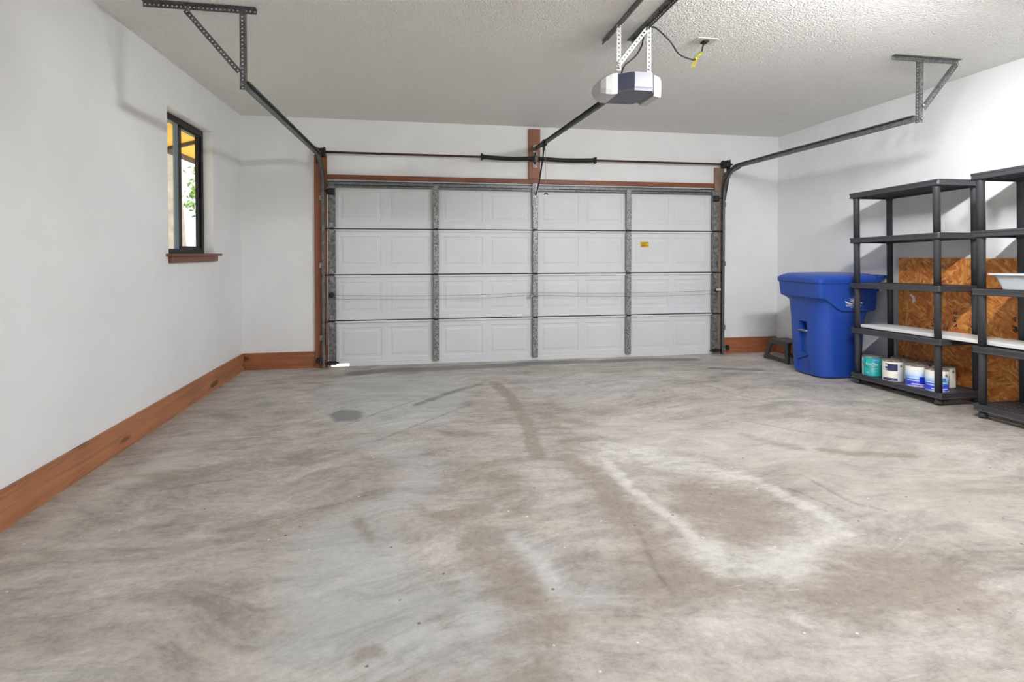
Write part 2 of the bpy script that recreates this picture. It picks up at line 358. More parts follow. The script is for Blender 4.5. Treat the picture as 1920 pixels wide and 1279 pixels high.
# where the old stains lie on the slab: kind, closed, half width, strength, outline in metres
STAINS = [
('pale',0,0.045,1,[(2.19,-3.24),(2.19,-3.64),(2.22,-3.85),(2.27,-4.06),(2.27,-4.31)]),
('pale',0,0.15,1,[(2.27,-4.31),(2.29,-4.38),(2.4,-4.42),(2.49,-4.47),(2.63,-4.4)]),
('pale',0,0.06,0.8,[(2.63,-4.4),(2.8,-4.34),(2.93,-4.26)]),
('pale',0,0.2,0.8,[(2.26,-3.04),(2.39,-3.22),(2.56,-3.33),(2.68,-3.46),(2.76,-3.6)]),
('pale',0,0.06,0.9,[(2.76,-3.6),(2.9,-3.7),(2.94,-3.89),(2.97,-4.05),(2.99,-4.2),(2.96,-4.32)]),
('pale',0,0.16,0.5,[(2.28,-2.72),(2.37,-3.01),(2.58,-3.14)]),
('pale',0,0.05,0.8,[(1.47,-4.03),(1.54,-4.22),(1.57,-4.42)]),
('pale',0,0.08,0.4,[(2.7,-4.27),(2.78,-4.37),(2.99,-4.32)]),
('pale',0,0.07,0.35,[(1.86,-2.65),(1.82,-3.01)]),
('pale',0,0.06,0.35,[(0.61,-1.22),(1.06,-1.49),(1.49,-1.51)]),
('brown',1,0.0,0.9,[(2.46,-3.61),(2.72,-3.56),(2.79,-3.82),(2.79,-4.11),(2.75,-4.27),(2.5,-4.4),(2.39,-4.34),(2.32,-4.1),(2.28,-3.84)]),
('blue',1,0.0,1,[(0.47,-3.8),(0.61,-3.66),(0.78,-3.64),(0.98,-3.93),(1.05,-4.27),(1.29,-4.2),(1.39,-4.43),(1.44,-4.67),(1.49,-4.85),(0.52,-4.69),(0.52,-4.45),(0.47,-4.13)]),
('blue',1,0.0,1,[(0.13,-0.64),(0.54,-0.41),(1.45,-0.7),(1.5,-1.48),(1.34,-2.25),(0.86,-2.44),(0.46,-2.23),(0.25,-1.92),(0.03,-1.12)]),
('blue',1,0.0,0.6,[(1.92,-0.65),(2.85,-0.81),(3.65,-1.08),(3.26,-1.78),(2.47,-2.0),(2.05,-1.75)]),
('blue',0,0.16,0.7,[(0.69,-2.61),(0.95,-2.86),(1.08,-3.3),(0.97,-3.55),(0.81,-3.64)]),
('blue',0,0.12,0.7,[(1.47,-4.03),(1.54,-4.22),(1.59,-4.46),(1.75,-4.46)]),
('blue',1,0.0,0.5,[(2.44,-3.02),(2.75,-3.32),(2.69,-3.55),(2.37,-3.37)]),
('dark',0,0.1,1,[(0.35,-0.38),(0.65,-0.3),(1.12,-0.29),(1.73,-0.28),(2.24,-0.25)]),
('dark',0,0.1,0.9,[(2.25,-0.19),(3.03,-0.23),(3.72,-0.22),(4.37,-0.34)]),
('dark',0,0.05,0.9,[(4.3,-0.88),(4.53,-0.98),(4.76,-1.07)]),
('dark',1,0.0,1,[(0.31,-1.9),(0.39,-1.77),(0.54,-1.82),(0.6,-1.99),(0.52,-2.11),(0.4,-2.08)]),
('dark',0,0.05,0.6,[(1.01,-1.74),(1.36,-1.35),(1.64,-1.13)]),
('brown',0,0.06,1,[(1.78,-1.07),(1.85,-1.56),(1.86,-2.13),(1.86,-2.46),(1.81,-2.86),(1.8,-3.08)]),
('brown',0,0.1,0.7,[(1.86,-2.13),(2.13,-2.38),(2.29,-2.54)]),
('brown',1,0.0,1,[(0.71,-3.67),(0.76,-3.67),(0.8,-3.78),(0.86,-3.92),(0.84,-3.99),(0.79,-3.92),(0.73,-3.79)]),
('brown',1,0.0,1,[(0.82,-4.69),(0.82,-4.62),(0.87,-4.59),(0.93,-4.59),(0.93,-4.64),(0.86,-4.67)]),
('brown',1,0.0,0.9,[(1.0,-3.57),(1.11,-3.67),(1.3,-3.61),(1.46,-3.7),(1.42,-3.83),(1.23,-3.88),(1.08,-3.83)]),
('brown',0,0.14,0.6,[(1.27,-3.26),(1.47,-3.21),(1.55,-3.52),(1.51,-3.76)]),
('brown',0,0.16,0.7,[(1.32,-3.99),(1.41,-4.33),(1.44,-4.61),(1.36,-4.83)]),
('brown',0,0.1,0.8,[(1.96,-3.13),(2.03,-3.47),(2.04,-3.86),(2.05,-4.11),(2.07,-4.33),(2.15,-4.46)]),
('brown',1,0.0,0.8,[(2.1,-3.92),(2.19,-4.14),(2.23,-4.39),(2.4,-4.53),(2.72,-4.44),(3.0,-4.36),(3.17,-4.56),(3.26,-4.81),(2.96,-5.03),(2.7,-4.86),(2.48,-4.87),(2.4,-4.72),(2.18,-4.66),(2.02,-4.66),(1.89,-4.48),(1.89,-4.18)]),
('brown',0,0.1,0.45,[(1.16,-4.29),(1.13,-4.47),(1.17,-4.69)]),
('brown',0,0.12,0.6,[(2.05,-2.5),(2.13,-3.06),(2.04,-2.85)]),
('brown',0,0.05,0.8,[(3.6,-3.39),(3.73,-3.5),(4.05,-3.59)]),
('brown',0,0.08,0.5,[(4.36,-2.23),(4.69,-2.45),(4.85,-2.56)]),
('brown',0,0.1,0.5,[(2.97,-1.73),(3.3,-1.69),(3.43,-2.07)]),
('brown',0,0.05,0.6,[(3.28,-3.01),(3.37,-3.23),(3.47,-3.35)]),
('brown',0,0.18,0.6,[(-0.53,-3.41),(-0.45,-3.04),(-0.13,-2.94),(0.28,-2.84)]),
('brown',0,0.1,0.5,[(-0.57,-3.88),(-0.56,-3.57),(-0.37,-3.44)]),
('brown',0,0.06,0.5,[(0.14,-3.88),(0.28,-3.76),(0.47,-3.72)]),
('cream',0,0.13,0.9,[(-0.73,-1.09),(-0.39,-1.05)]),
('cream',0,0.13,0.9,[(-0.52,-2.87),(-0.51,-2.56),(-0.51,-2.32)]),
('cream',0,0.07,0.9,[(-0.65,-3.04),(-0.49,-2.99),(-0.4,-2.91)]),
('cream',0,0.1,0.7,[(-0.19,-1.09),(0.01,-0.85)]),
('cream',0,0.15,0.6,[(-0.68,-3.6),(-0.66,-3.39),(-0.66,-3.21)]),
('cream',1,0.0,0.8,[(2.25,-2.54),(2.74,-2.49),(3.14,-2.75),(3.73,-2.73),(4.24,-2.94),(4.55,-3.34),(4.39,-3.92),(3.61,-4.51),(3.33,-4.42),(3.24,-4.11),(3.04,-3.69),(2.75,-3.32),(2.4,-3.11)]),
('cream',1,0.0,0.5,[(0.47,-3.2),(0.96,-3.12),(1.24,-3.33),(0.8,-3.46)])]
CRACKS = [[(2.05, -4.07), (2.05, -4.12), (2.0, -4.38), (1.99, -4.55)], [(3.78, -1.46), (3.87, -2.0), (4.0, -2.29), (4.24, -2.51)], [(1.63, -1.17), (2.18, -1.11), (2.65, -1.08), (2.74, -1.32), (2.99, -1.25), (4.03, -1.25)], [(3.49, -2.75), (3.71, -3.05), (3.95, -3.26)], [(3.02, -3.84), (3.09, -4.07), (3.14, -4.21)], [(3.2, -3.7), (3.22, -4.06), (3.31, -4.16)], [(0.46, -2.23), (0.75, -1.86), (1.1, -1.5)], [(1.47, -1.82), (1.1, -2.21), (0.72, -2.62)], [(-0.38, -3.19), (-0.16, -3.12), (-0.02, -3.11)]]
def make_floor():
    X0, X1, Y0, Y1 = XL, XR, YB, .16; nx, ny = 320, 370
    gx, gy = np.meshgrid(np.linspace(X0, X1, nx+1), np.linspace(Y0, Y1, ny+1)); gx = gx.ravel(); gy = gy.ravel()
    t = np.clip((gx-.5)/4.3, 0, 1); t = t*t*(3-2*t); gz = .0195*np.clip(-gy, 0, 3.4)*t
    me = bpy.data.meshes.new('floor'); i = (np.arange(ny)[:, None]*(nx+1)+np.arange(nx)[None]).ravel()
    n0 = len(gx); verts = np.stack([gx, gy, gz], 1).tolist(); faces = np.stack([i, i+1, i+nx+2, i+nx+1], 1).tolist()
    verts += [(x, y, z) for z in (-.12,) for x, y in ((X0, Y0), (X1, Y0), (X1, Y1), (X0, Y1))]
    faces += [[n0, n0+3, n0+2, n0+1], list(range(0, nx+1))[::-1]+[n0, n0+1], [ny*(nx+1)+k for k in range(nx+1)]+[n0+2, n0+3]]
    me.from_pydata(verts, [], faces)
    for p in me.polygons: p.use_smooth = False
    def seg(ax, ay, bx, by):
        dx, dy = bx-ax, by-ay; l2 = dx*dx+dy*dy+1e-9; u = np.clip(((gx-ax)*dx+(gy-ay)*dy)/l2, 0, 1)
        return np.hypot(gx-ax-u*dx, gy-ay-u*dy)
    chan = {k: np.zeros(n0) for k in ('pale', 'brown', 'blue', 'dark', 'cream')}
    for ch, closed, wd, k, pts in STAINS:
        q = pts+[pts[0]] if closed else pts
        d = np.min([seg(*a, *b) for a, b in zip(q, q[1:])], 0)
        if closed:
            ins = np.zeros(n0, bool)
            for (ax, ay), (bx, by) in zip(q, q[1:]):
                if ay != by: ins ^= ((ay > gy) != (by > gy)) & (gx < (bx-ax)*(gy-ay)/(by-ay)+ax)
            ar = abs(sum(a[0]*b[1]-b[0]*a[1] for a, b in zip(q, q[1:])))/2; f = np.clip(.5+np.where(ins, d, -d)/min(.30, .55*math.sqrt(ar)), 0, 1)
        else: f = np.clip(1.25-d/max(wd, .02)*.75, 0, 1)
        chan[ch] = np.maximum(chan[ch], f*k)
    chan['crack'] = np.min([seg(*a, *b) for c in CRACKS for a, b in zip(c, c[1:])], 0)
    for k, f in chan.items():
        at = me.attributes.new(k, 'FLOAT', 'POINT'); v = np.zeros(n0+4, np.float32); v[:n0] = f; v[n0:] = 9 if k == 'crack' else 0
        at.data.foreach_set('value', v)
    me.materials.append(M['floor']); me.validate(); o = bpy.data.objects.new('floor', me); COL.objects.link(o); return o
struct(make_floor(), 'stained grey and tan concrete garage floor', 'floor')
struct(MB().box(XL-.15, XR+.15, YB-.15, .16, ZC, ZC+.1).build('ceiling', M['ceiling']), 'textured light grey popcorn ceiling', 'ceiling')
T = .14; WY0, WY1, WZ0, WZ1 = -1.763, -.822, 1.315, 2.49
m = MB()
m.box(XL-T, XL, YB-.15, WY0, -.1, ZC); m.box(XL-T, XL, WY1, .16, -.1, ZC)
m.box(XL-T, XL, WY0, WY1, -.1, WZ0); m.box(XL-T, XL, WY0, WY1, WZ1, ZC)
struct(m.build('wall_left', M['wall']), 'white painted wall with the narrow window', 'wall')
struct(MB().box(XR, XR+T, YB-.15, .16, -.1, ZC).build('wall_right', M['wall']), 'white painted wall behind the shelving', 'wall')
DX0, DX1, DZ = 0.0, 4.877, 2.125
m = MB(); m.box(XL, DX0-.02, 0, .16, -.1, ZC); m.box(DX1+.02, XR, 0, .16, -.1, ZC); m.box(DX0-.02, DX1+.02, 0, .16, DZ, ZC)
struct(m.build('wall_back', M['wall']), 'white wall around the garage door', 'wall')
m = MB(); m.box(XL, 1.5, YB-.14, YB, -.1, ZC); m.box(5.5, XR, YB-.14, YB, -.1, ZC); m.box(1.5, 5.5, YB-.14, YB, 2.3, ZC)  # unseen rear wall; the wide opening is added for soft fill daylight
struct(m.build('wall_rear', M['wall']), 'white wall behind the viewpoint with a wide opening added to let in fill daylight', 'wall')
struct(MB().box(XL, XL+.02, YB, -.02, -.0, .19).build('baseboard_left', M['wood_y']), 'reddish brown plank baseboard along the left wall', 'baseboard')
struct(MB().box(XL+.02, -.14, -.02, 0, 0, .188).build('baseboard_back', M['wood_x']), 'reddish brown baseboard left of the garage door', 'baseboard')
struct(MB().box(4.955, XR-.02, -.02, 0, 0, .208).build('baseboard_back.001', M['wood_x']), 'reddish brown baseboard right of the garage door', 'baseboard')
m = MB()
ys = [-.02-.25*i for i in range(30)]
m.loft([[(XR-.02, y, floor_z(XR, y)-.0), (XR, y, floor_z(XR, y)-.0), (XR, y, floor_z(XR, y)+.19), (XR-.02, y, floor_z(XR, y)+.19)] for y in ys])
struct(fix_normals(m.build('baseboard_right', M['wood_y'])), 'brown baseboard on the right wall behind the shelves', 'baseboard')
# timber trim round the garage door
struct(MB().box(0, 4.82, -.028, 0, 2.168, 2.222, ch=.003).build('trim_1', M['wood_header']), 'thin dark stained wood strip above the garage door', 'trim')
struct(MB().box(-.138, 0, -.034, 0, 0, 2.44, ch=.003).build('trim_2', M['wood_z']), 'stained wood jamb board left of the garage door', 'trim')
struct(MB().box(4.822, 4.952, -.034, 0, 0, 2.43, ch=.003).build('trim_3', M['wood_grey']), 'weathered wood jamb board right of the garage door', 'trim')
struct(MB().box(2.358, 2.5, -.036, 0, 2.223, 2.832, ch=.003).build('trim_4', M['wood_z']), 'short upright wood board centred above the garage door', 'trim')
# ------------------------------------------------------------------ window
fx = XL-.115; fd = .03
w = empty('window_1', (fx, (WY0+WY1)/2, WZ0)); struct(w, 'narrow dark framed sliding window in the left wall', 'window')
def wp(name, mb, mat, par=None):
    o = mb.build(name, mat, par or w); 
    if par is None: o.matrix_parent_inverse = Matrix.Translation(-w.location)
    return o
m = MB(); f = .045
m.box(fx-.025, fx+fd, WY0, WY1, WZ0, WZ0+.04); m.box(fx-.025, fx+fd, WY0, WY1, WZ1-.055, WZ1)
m.box(fx-.025, fx+fd, WY0, WY0+f, WZ0+.04, WZ1-.055); m.box(fx-.025, fx+fd, WY1-.045, WY1, WZ0+.04, WZ1-.055)
wp('window_frame', m, M['bronze'])
m = MB(); y0, y1, z0, z1 = -1.315, WY1-.045, WZ0+.035, WZ1-.045
m.box(fx-.015, fx+.015, y0-.02, y0+.05, z0, z1); m.box(fx-.015, fx+.015, y1-.03, y1, z0, z1); m.box(fx-.02, fx+.02, y0, y1, z0, z0+.03); m.box(fx-.02, fx+.02, y0, y1, z1-.03, z1)
wp('fixed_sash', m, M['bronze'])
m = MB(); m.box(fx+.016, fx+.028, -1.432, -1.362, z0, z1)
wp('sliding_sash', m, M['sash'])
m = MB(); m.box(fx-.004, fx, y0, y1, z0, z1); wp('window_pane', m, M['glass'])
m = MB(); m.box(fx+.019, fx+.022, WY0+f, -1.43, z0, z1); wp('window_pane', m, M['glass'])
m = MB(); m.box(XL-.08, XL+.055, WY0-.05, WY1+.075, WZ0-.022, WZ0, ch=.004); m.box(XL, XL+.035, WY0-.01, WY1+.02, WZ0-.075, WZ0-.022, ch=.004)
wp('window_sill', m, M['wood_sill'])
# ------------------------------------------------------------------ sectional garage door
D = empty('door_1', (DX0, 0, 0)); struct(D, 'closed white sectional garage door with raised panels and steel stiles', 'garage door')
SH = 2.134/4; SX = [0.05, 1.235, 2.44, 3.645, 4.83]; stw = .066
def section(k):
    m = MB(); z0 = SH*k+.006; z1 = SH*(k+1)-.006; YF = .012
    if k == 0: z0 = .035
    xs = [DX0]; pans = []
    for i in range(4):
        a, b = SX[i]+stw/2, SX[i+1]-stw/2; w_ = (b-a)/2
        for j in range(2):
            c0 = a+w_*j+(.045 if j == 0 else .04); c1 = a+w_*(j+1)-(.04 if j == 0 else .045); pans.append((c0, c1)); xs += [c0, c1]
    xs.append(DX1); pz0, pz1 = SH*k+.095, SH*(k+1)-.085; zs = [z0, pz0, pz1, z1]
    def q(x0, x1, a, b, y=YF): m.add([(x0, y, a), (x1, y, a), (x1, y, b), (x0, y, b)], [(0, 1, 2, 3)])
    for i in range(len(xs)-1):
        for j in range(3):
            if j == 1 and i % 2 == 1: continue
            q(xs[i], xs[i+1], zs[j], zs[j+1])
    for c0, c1 in pans:
        rr = [(0, YF), (.007, YF+.005), (.032, YF+.005), (.048, YF+.001)]
        R = [[(c0+d, y, pz0+d), (c1-d, y, pz0+d), (c1-d, y, pz1-d), (c0+d, y, pz1-d)] for d, y in rr]
        for a, b in zip(R, R[1:]): m.add(a+b, [(i, (i+1) % 4, 4+(i+1) % 4, 4+i) for i in range(4)])
        m.add(R[-1], [(0, 1, 2, 3)])
    # rolled lips at the top and bottom of the section, and the back skin
    m.box(DX0, DX1, -.004, YF, z1-.022, z1, ch=.003); m.box(DX0, DX1, -.004, YF, z0, z0+.018, ch=.003)
    m.box(DX0, DX1, YF+.03, YF+.045, z0, z1)
    m.box(DX0, DX0+.004, YF, YF+.03, z0, z1); m.box(DX1-.004, DX1, YF, YF+.03, z0, z1); m.box(DX0, DX1, YF, YF+.03, z1-.004, z1); m.box(DX0, DX1, YF, YF+.03, z0, z0+.004)
    return m.build('door_section', M['door'], D)
secs = [section(k) for k in range(4)]
for k in range(1, 4):
    MB().box(DX0, DX1, .004, .03, SH*k-.007, SH*k+.007).build('section_gasket', M['seam'], D)
for k in range(4):
    for i, x in enumerate(SX):
        z0, z1 = SH*k+(.018 if k else .04), SH*(k+1)-.016
        m = MB(); wd = stw if 0 < i < 4 else .085
        m.box(x-wd/2, x+wd/2, -.044, -.002, z0, z1, ch=.004)
        st = m.build('stile', M['galv_mottled'] if 0 < i < 4 else M['galv_end'], secs[k])
    # end stile cap strip
for k in range(1, 4):
    for i, x in enumerate(SX):
        m = MB(); z = SH*k; h = .028 if 0 < i < 4 else .036
        m.cyl((x-h, -.05, z), (x+h, -.05, z), .0095, 10)
        m.box(x-h*.8, x+h*.8, -.050, -.044, z+.004, z+.012)
        hg = m.build('hinge_knuckle', M['dark'], D)
        m = MB()
        for s in (-1, 1):
            m.add([(x-h*.85, -.0475, z+s*.008), (x+h*.85, -.0475, z+s*.008), (x+h*.3, -.0475, z+s*.07), (x-h*.3, -.0475, z+s*.07),
                   (x-h*.85, -.044, z+s*.008), (x+h*.85, -.044, z+s*.008), (x+h*.3, -.044, z+s*.07), (x-h*.3, -.044, z+s*.07)],
                  [(0, 1, 2, 3), (4, 7, 6, 5), (0, 4, 5, 1), (1, 5, 6, 2), (2, 6, 7, 3), (3, 7, 4, 0)])
            m.cyl((x, -.0475, z+s*.04), (x, -.052, z+s*.04), .007, 8)
        fix_normals(m.build('hinge_leaf', M['galv'], hg))
# rollers and end brackets
for s, xs_, xt in ((-1, SX[0], -.05), (1, SX[4], 4.927)):
    for z in (.06, SH, 2*SH, 3*SH, 2.03):
        m = MB(); m.cyl((xs_, -.058, z), (xt, -.058, z), .0055, 8); m.cyl((xt-.01, -.058, z), (xt+.01, -.058, z), .021, 14)
        r = m.build('roller', M['dark'], D)
    m = MB(); m.box(xs_-.05, xs_+.05, -.066, -.044, .035, .075, ch=.004); m.cyl((xs_-s*.075, -.05, .055), (xs_, -.05, .055), .011, 8)
    m.build('bottom_bracket', M['dark'], D)
    m = MB(); m.box(xs_-.045, xs_+.04, -.075, -.044, 1.985, 2.06, ch=.01); m.cyl((xs_, -.08, 2.03), (xs_, -.044, 2.03), .022, 12)
    m.build('top_roller_bracket', M['dark'], D)
# strut across the top
m = MB(); pr = [(-.004, 2.075), (-.03, 2.075), (-.034, 2.084), (-.034, 2.094), (-.006, 2.097), (-.006, 2.104), (-.040, 2.107), (-.040, 2.134), (-.008, 2.137), (-.008, 2.142), (-.03, 2.145), (-.03, 2.152), (-.004, 2.152)]
m.loft([[(x, y, z) for y, z in pr] for x in (DX0+.0, DX1-.0)]); fix_normals(m.build('top_strut', M['track'], D))
m = MB(); m.box(2.40, 2.475, -.046, -.038, 1.9, 2.17, ch=.003)
for z in (1.93, 1.99, 2.05, 2.11): m.cyl((2.437, -.046, z), (2.437, -.053, z), .009, 8)
m.build('arm_bracket', M['galv_mottled'], D)
# lock: cable runs and centre handle
for dz in (0, -.045):
    for a, b in ((.06, 2.4), (2.46, 4.86)):
        pts = [(a+(b-a)*t/8, -.052, .835+dz*(1 if abs(2.43-(a+(b-a)*t/8)) > .4 else .8)-.02*sin(pi*t/8)) for t in range(9)]
        MB().tube(pts, .0022, 6).build('lock_cable', M['galv_end'], D)
m = MB(); m.box(2.405, 2.445, -.052, -.044, .83, .93, ch=.003); m.cyl((2.38, -.06, .8), (2.47, -.06, .8), .012, 10); m.cyl((2.385, -.07, .8), (2.385, -.045, .8), .02, 12)
m.build('lock_handle', M['galv'], D)
for x in (.05, 4.845):
    m = MB(); m.lathe((x, -.046, .84), [(.03, 0), (.03, -.012), (.012, -.014)], 14, 'Y'); m.build('lock_pulley', M['dark'], D)
m = MB(); m.box(4.83, 4.9, -.066, -.046, .83, .86, ch=.004); m.build('lock_bolt', M['white_strap'], D)
# bottom weather seal with a short gap near the left corner
m = MB(); m.box(.235, DX1, -.006, .05, -.004, .037, ch=.006); m.box(DX0, .03, -.006, .05, -.004, .037, ch=.006)
m.build('bottom_seal', M['door'], D)
# sticker
m = MB(); SXc, SZc = 3.876, 1.43
m.box(SXc-.055, SXc+.055, .0055, .0105, SZc-.034, SZc+.034)
m.cur = 1
for z, a, b in ((.02, -.045, .045), (.004, -.045, .02), (-.012, -.045, .04), (-.024, -.045, .01)): m.box(SXc+a, SXc+b, .0045, .0056, SZc+z-.003, SZc+z+.003)
st = m.build('warning_sticker', [M['yellow'], M['ink']], D); st['label'] = 'small yellow warning label'
# ------------------------------------------------------------------ door tracks
def track(x, s, name_label):
    """s=+1: open side towards +x"""
    root = empty('door_track', (x, -.06, 0)); tag(root, name_label, 'door track', 'pair of garage door tracks')
    path = [(-.06, .0), (-.06, .5), (-.06, 1.2), (-.06, 2.04)]
    R = .36
    for i in range(1, 10):
        a = pi/2*i/10; path.append((-.06-R+R*cos(a), 2.04+R*sin(a)))
    path += [(-.42, 2.40), (-1.2, 2.397), (-2.0, 2.392), (-2.765, 2.388)]
    prof = [(-.027, .03), (-.027, 0), (.027, 0), (.027, .03), (.019, .03), (.0245, .027), (.0245, .0025), (-.0245, .0025), (-.0245, .027), (-.019, .03)]
    rings = []
    for k, (y, z) in enumerate(path):
        a = Vector(path[max(0, k-1)]); b = Vector(path[min(len(path)-1, k+1)]); t = (b-a).normalized(); nn = Vector((t.y, -t.x))
        rings.append([(s*q, y+.06+nn.x*p, z+nn.y*p) for p, q in prof])
    split = 4
    fix_normals(MB().loft(rings[:split]).build('vertical_rail', M['track'], root))
    fix_normals(MB().loft(rings[split-1:]).build('horizontal_rail', M['track'], root))
    for z in (.35, 1.18, 1.95):
        m = MB(); m.box(min(-s*.002, -s*.035), max(-s*.002, -s*.035), .0, .025, z-.03, z+.03, ch=.003); m.cyl((-s*.018, .0, z), (-s*.018, -.008, z), .009, 8)
        m.build('jamb_bracket', M['galv'], root)
    m = MB(); m.add([(-s*.003, .03, 2.0), (-s*.003, .03, 2.36), (-s*.003, -.05, 2.36), (-s*.003, -.12, 2.30), (-s*.003, -.03, 2.0),
                     (-s*.006, .03, 2.0), (-s*.006, .03, 2.36), (-s*.006, -.05, 2.36), (-s*.006, -.12, 2.30), (-s*.006, -.03, 2.0)],
                    [(0, 1, 2, 3, 4), (9, 8, 7, 6, 5)]+[(i, (i+1) % 5, 5+(i+1) % 5, 5+i) for i in range(5)])
    fix_normals(m.build('flag_bracket', M['galv_end'], root))
    m = MB(); m.perf((-s*.004, .04, 2.30), (0, -1, .16), (0, .16, 1), .40, .032, .002, .03, .006)
    m.build('reinforcing_angle', M['angle'], root)
    return root
track(-.05, 1, 'steel door track on the left side curving up to the ceiling')
track(4.935, -1, 'steel door track on the right side curving up to the ceiling')
def hanger(xa, xb, xv, s, br, label):
    root = empty('track_hanger', (xv, -2.79, ZC)); tag(root, label, 'bracket', 'perforated hangers at the track ends')
    P = lambda x, y, z: (x-xv, y+2.79, z-ZC)
    m = MB(); L = xb-xa
    m.perf(P(xa, -2.79, ZC-.001), (1, 0, 0), (0, 0, -1), L, .034); m.perf(P(xa, -2.79, ZC-.003), (1, 0, 0), (0, -1, 0), L, .034, .002, .05, .005)
    m.build('ceiling_angle', M['angle'], root)
    m = MB(); zt, zb = ZC-.01, 2.355
    if s > 0:
        m.perf(P(xv-.032, -2.775, zt), (0, 0, -1), (1, 0, 0), zt-zb, .032); m.perf(P(xv, -2.775, zt), (0, 0, -1), (0, 1, 0), zt-zb, .032, .002, .05, .005)
    else:
        m.perf(P(xv+.002, -2.775, zt), (0, 0, -1), (1, 0, 0), zt-zb, .032); m.perf(P(xv, -2.775, zt), (0, 0, -1), (0, 1, 0), zt-zb, .032)
    m.build('upright_angle', M['angle'], root)
    (x0, z0), (x1, z1) = br
    d = Vector((x1-x0, 0, z1-z0)); nrm = Vector((d.z, 0, -d.x)).normalized()*s
    m = MB(); m.perf(P(x0, -2.781, z0), d, nrm, d.length, .032)
    if s < 0: m.perf(P(x0, -2.781, z0), d, (0, 1, 0), d.length, .03)
    m.build('diagonal_brace', M['angle'], root)
    for (x, z) in ((x0+.01, z0-.01), (x1, z1+.015), (xv-s*.016, 2.385)): MB().cyl(P(x, -2.782, z), P(x, -2.795, z), .010, 6).build('bolt', M['galv'], root)
    return root
hanger(-.618, .036, -.04, 1, ((-.372, 2.84), (-.062, 2.475)), 'grey perforated steel hanger above the left track end')
hanger(4.686, 5.303, 4.957, -1, ((5.285, 2.84), (4.985, 2.475)), 'grey perforated steel hanger above the right track end')
# ------------------------------------------------------------------ torsion spring assembly
TZ, TY = 2.463, -.092
root = empty('torsion_spring_shaft', (2.44, TY, TZ)); tag(root, 'rust brown torsion shaft with black springs above the garage door', 'torsion spring')
def P(x, y, z): return (x-2.44, y-TY, z-TZ)
MB().cyl(P(-.13, TY, TZ), P(5.03, TY, TZ), .0127, 12).build('shaft', M['rust'], root)
def spring(xa, xb):
    m = MB(); r = .027; n = 10; turns = int((xb-xa)/.0075); ring = []
    mb = MB(); pts = []
    for i in range(turns*2+1):
        t = i/(turns*2); x = xa+(xb-xa)*t; rr = r if i % 2 == 0 else r-.0028; sag = -.012*sin(pi*t)
        ring.append([P(x, TY+rr*cos(2*pi*k/18), TZ+sag+rr*sin(2*pi*k/18)) for k in range(18)])
    m.loft(ring, smooth=True); return m.build('spring', M['black'], root)
for x, s, sp_ in ((1.80, -1, spring(1.80, 2.405)), (3.155, 1, spring(2.475, 3.155))):
    m = MB(); m.lathe(P(x, TY, TZ), [(.028, 0), (.033, s*.01), (.033, s*.022), (.04, s*.024), (.04, s*.034), (.02, s*.04)], 16, 'X')
    for k in range(4):
        a = pi/4+pi/2*k; m.cyl(P(x+s*.028, TY+.03*cos(a), TZ+.03*sin(a)), P(x+s*.028, TY+.05*cos(a), TZ+.05*sin(a)), .008, 6)
    fix_normals(m.build('winding_cone', M['dark'], sp_))
m = MB(); m.box(*[v for ab in zip(P(2.43, -.12, 2.40), P(2.436, -.036, 2.54)) for v in ab]); m.box(*[v for ab in zip(P(2.405, -.046, 2.36), P(2.465, -.0365, 2.56)) for v in ab])
m.lathe(P(2.433, TY, TZ), [(.034, -.02), (.038, -.014), (.038, .014), (.034, .02)], 16, 'X')
m.build('centre_bracket', M['galv_end'], root)
for x, s in ((-.045, -1), (4.93, 1)):
    m = MB(); m.lathe(P(x, TY, TZ), [(.03, -.045), (.048, -.04), (.048, -.034), (.043, -.03), (.043, .022), (.056, .026), (.056, .04), (.02, .042)] , 20, 'X')
    for k in range(5):
        a = 2*pi*k/5; m.cyl(P(x-.02, TY+.043*cos(a), TZ+.043*sin(a)), P(x+.03, TY+.05*cos(a), TZ+.05*sin(a)), .006, 6)
    fix_normals(m.build('cable_drum', M['dark'], root))
    m = MB(); xa = x+s*.055; m.box(*[v for ab in zip(P(xa-.002, -.12, 2.34), P(xa+.002, -.034, 2.52)) for v in ab]); m.lathe(P(xa, TY, TZ), [(.026, -.012), (.026, .012)], 14, 'X')
    m.build('end_bearing_plate', M['dark'], root)
# ------------------------------------------------------------------ opener
root = empty('garage_door_opener', (2.47, -2.84, 2.48)); tag(root, 'white and slate garage door opener hanging from the ceiling with its rail', 'garage door opener')
OX = (2.47, -2.84, 2.48)
def P(x, y, z): return (x-OX[0], y-OX[1], z-OX[2])
def orings(rows):
    """each row: x, y_rear, y_front, z_bottom, z_top, chamfer"""
    out = []
    for x, yr, yf, zb, zt, c in rows:
        out.append([P(x, yr, zb+c*.8), P(x, yr+c*.2, zb), P(x, yf-c, zb), P(x, yf, zb+c), P(x, yf, zt-c), P(x, yf-c, zt), P(x, yr+c, zt), P(x, yr, zt-c*.3)])
    return out
m = MB(); m.loft(orings([(2.375, -2.905, -2.66, 2.418, 2.552, .02), (2.477, -3.0, -2.66, 2.434, 2.545, .012)])); fix_normals(m.build('housing', M['op_dark'], root))
m = MB(); m.loft(orings([(2.4775, -3.001, -2.66, 2.434, 2.545, .012), (2.603, -3.001, -2.66, 2.434, 2.545, .012), (2.645, -2.93, -2.66, 2.42, 2.552, .02)])); fix_normals(m.build('control_panel', M['op_grey'], root))
pl = [(2.375, -2.905), (2.477, -2.998), (2.603, -2.998), (2.64, -2.93), (2.60, -2.665), (2.33, -2.665)]
m = MB(); m.loft([[P(x, y, 2.4165) for x, y in pl], [P(x, y, 2.4335) for x, y in pl]]); fix_normals(m.build('bottom_cover', M['op_bottom'], root))
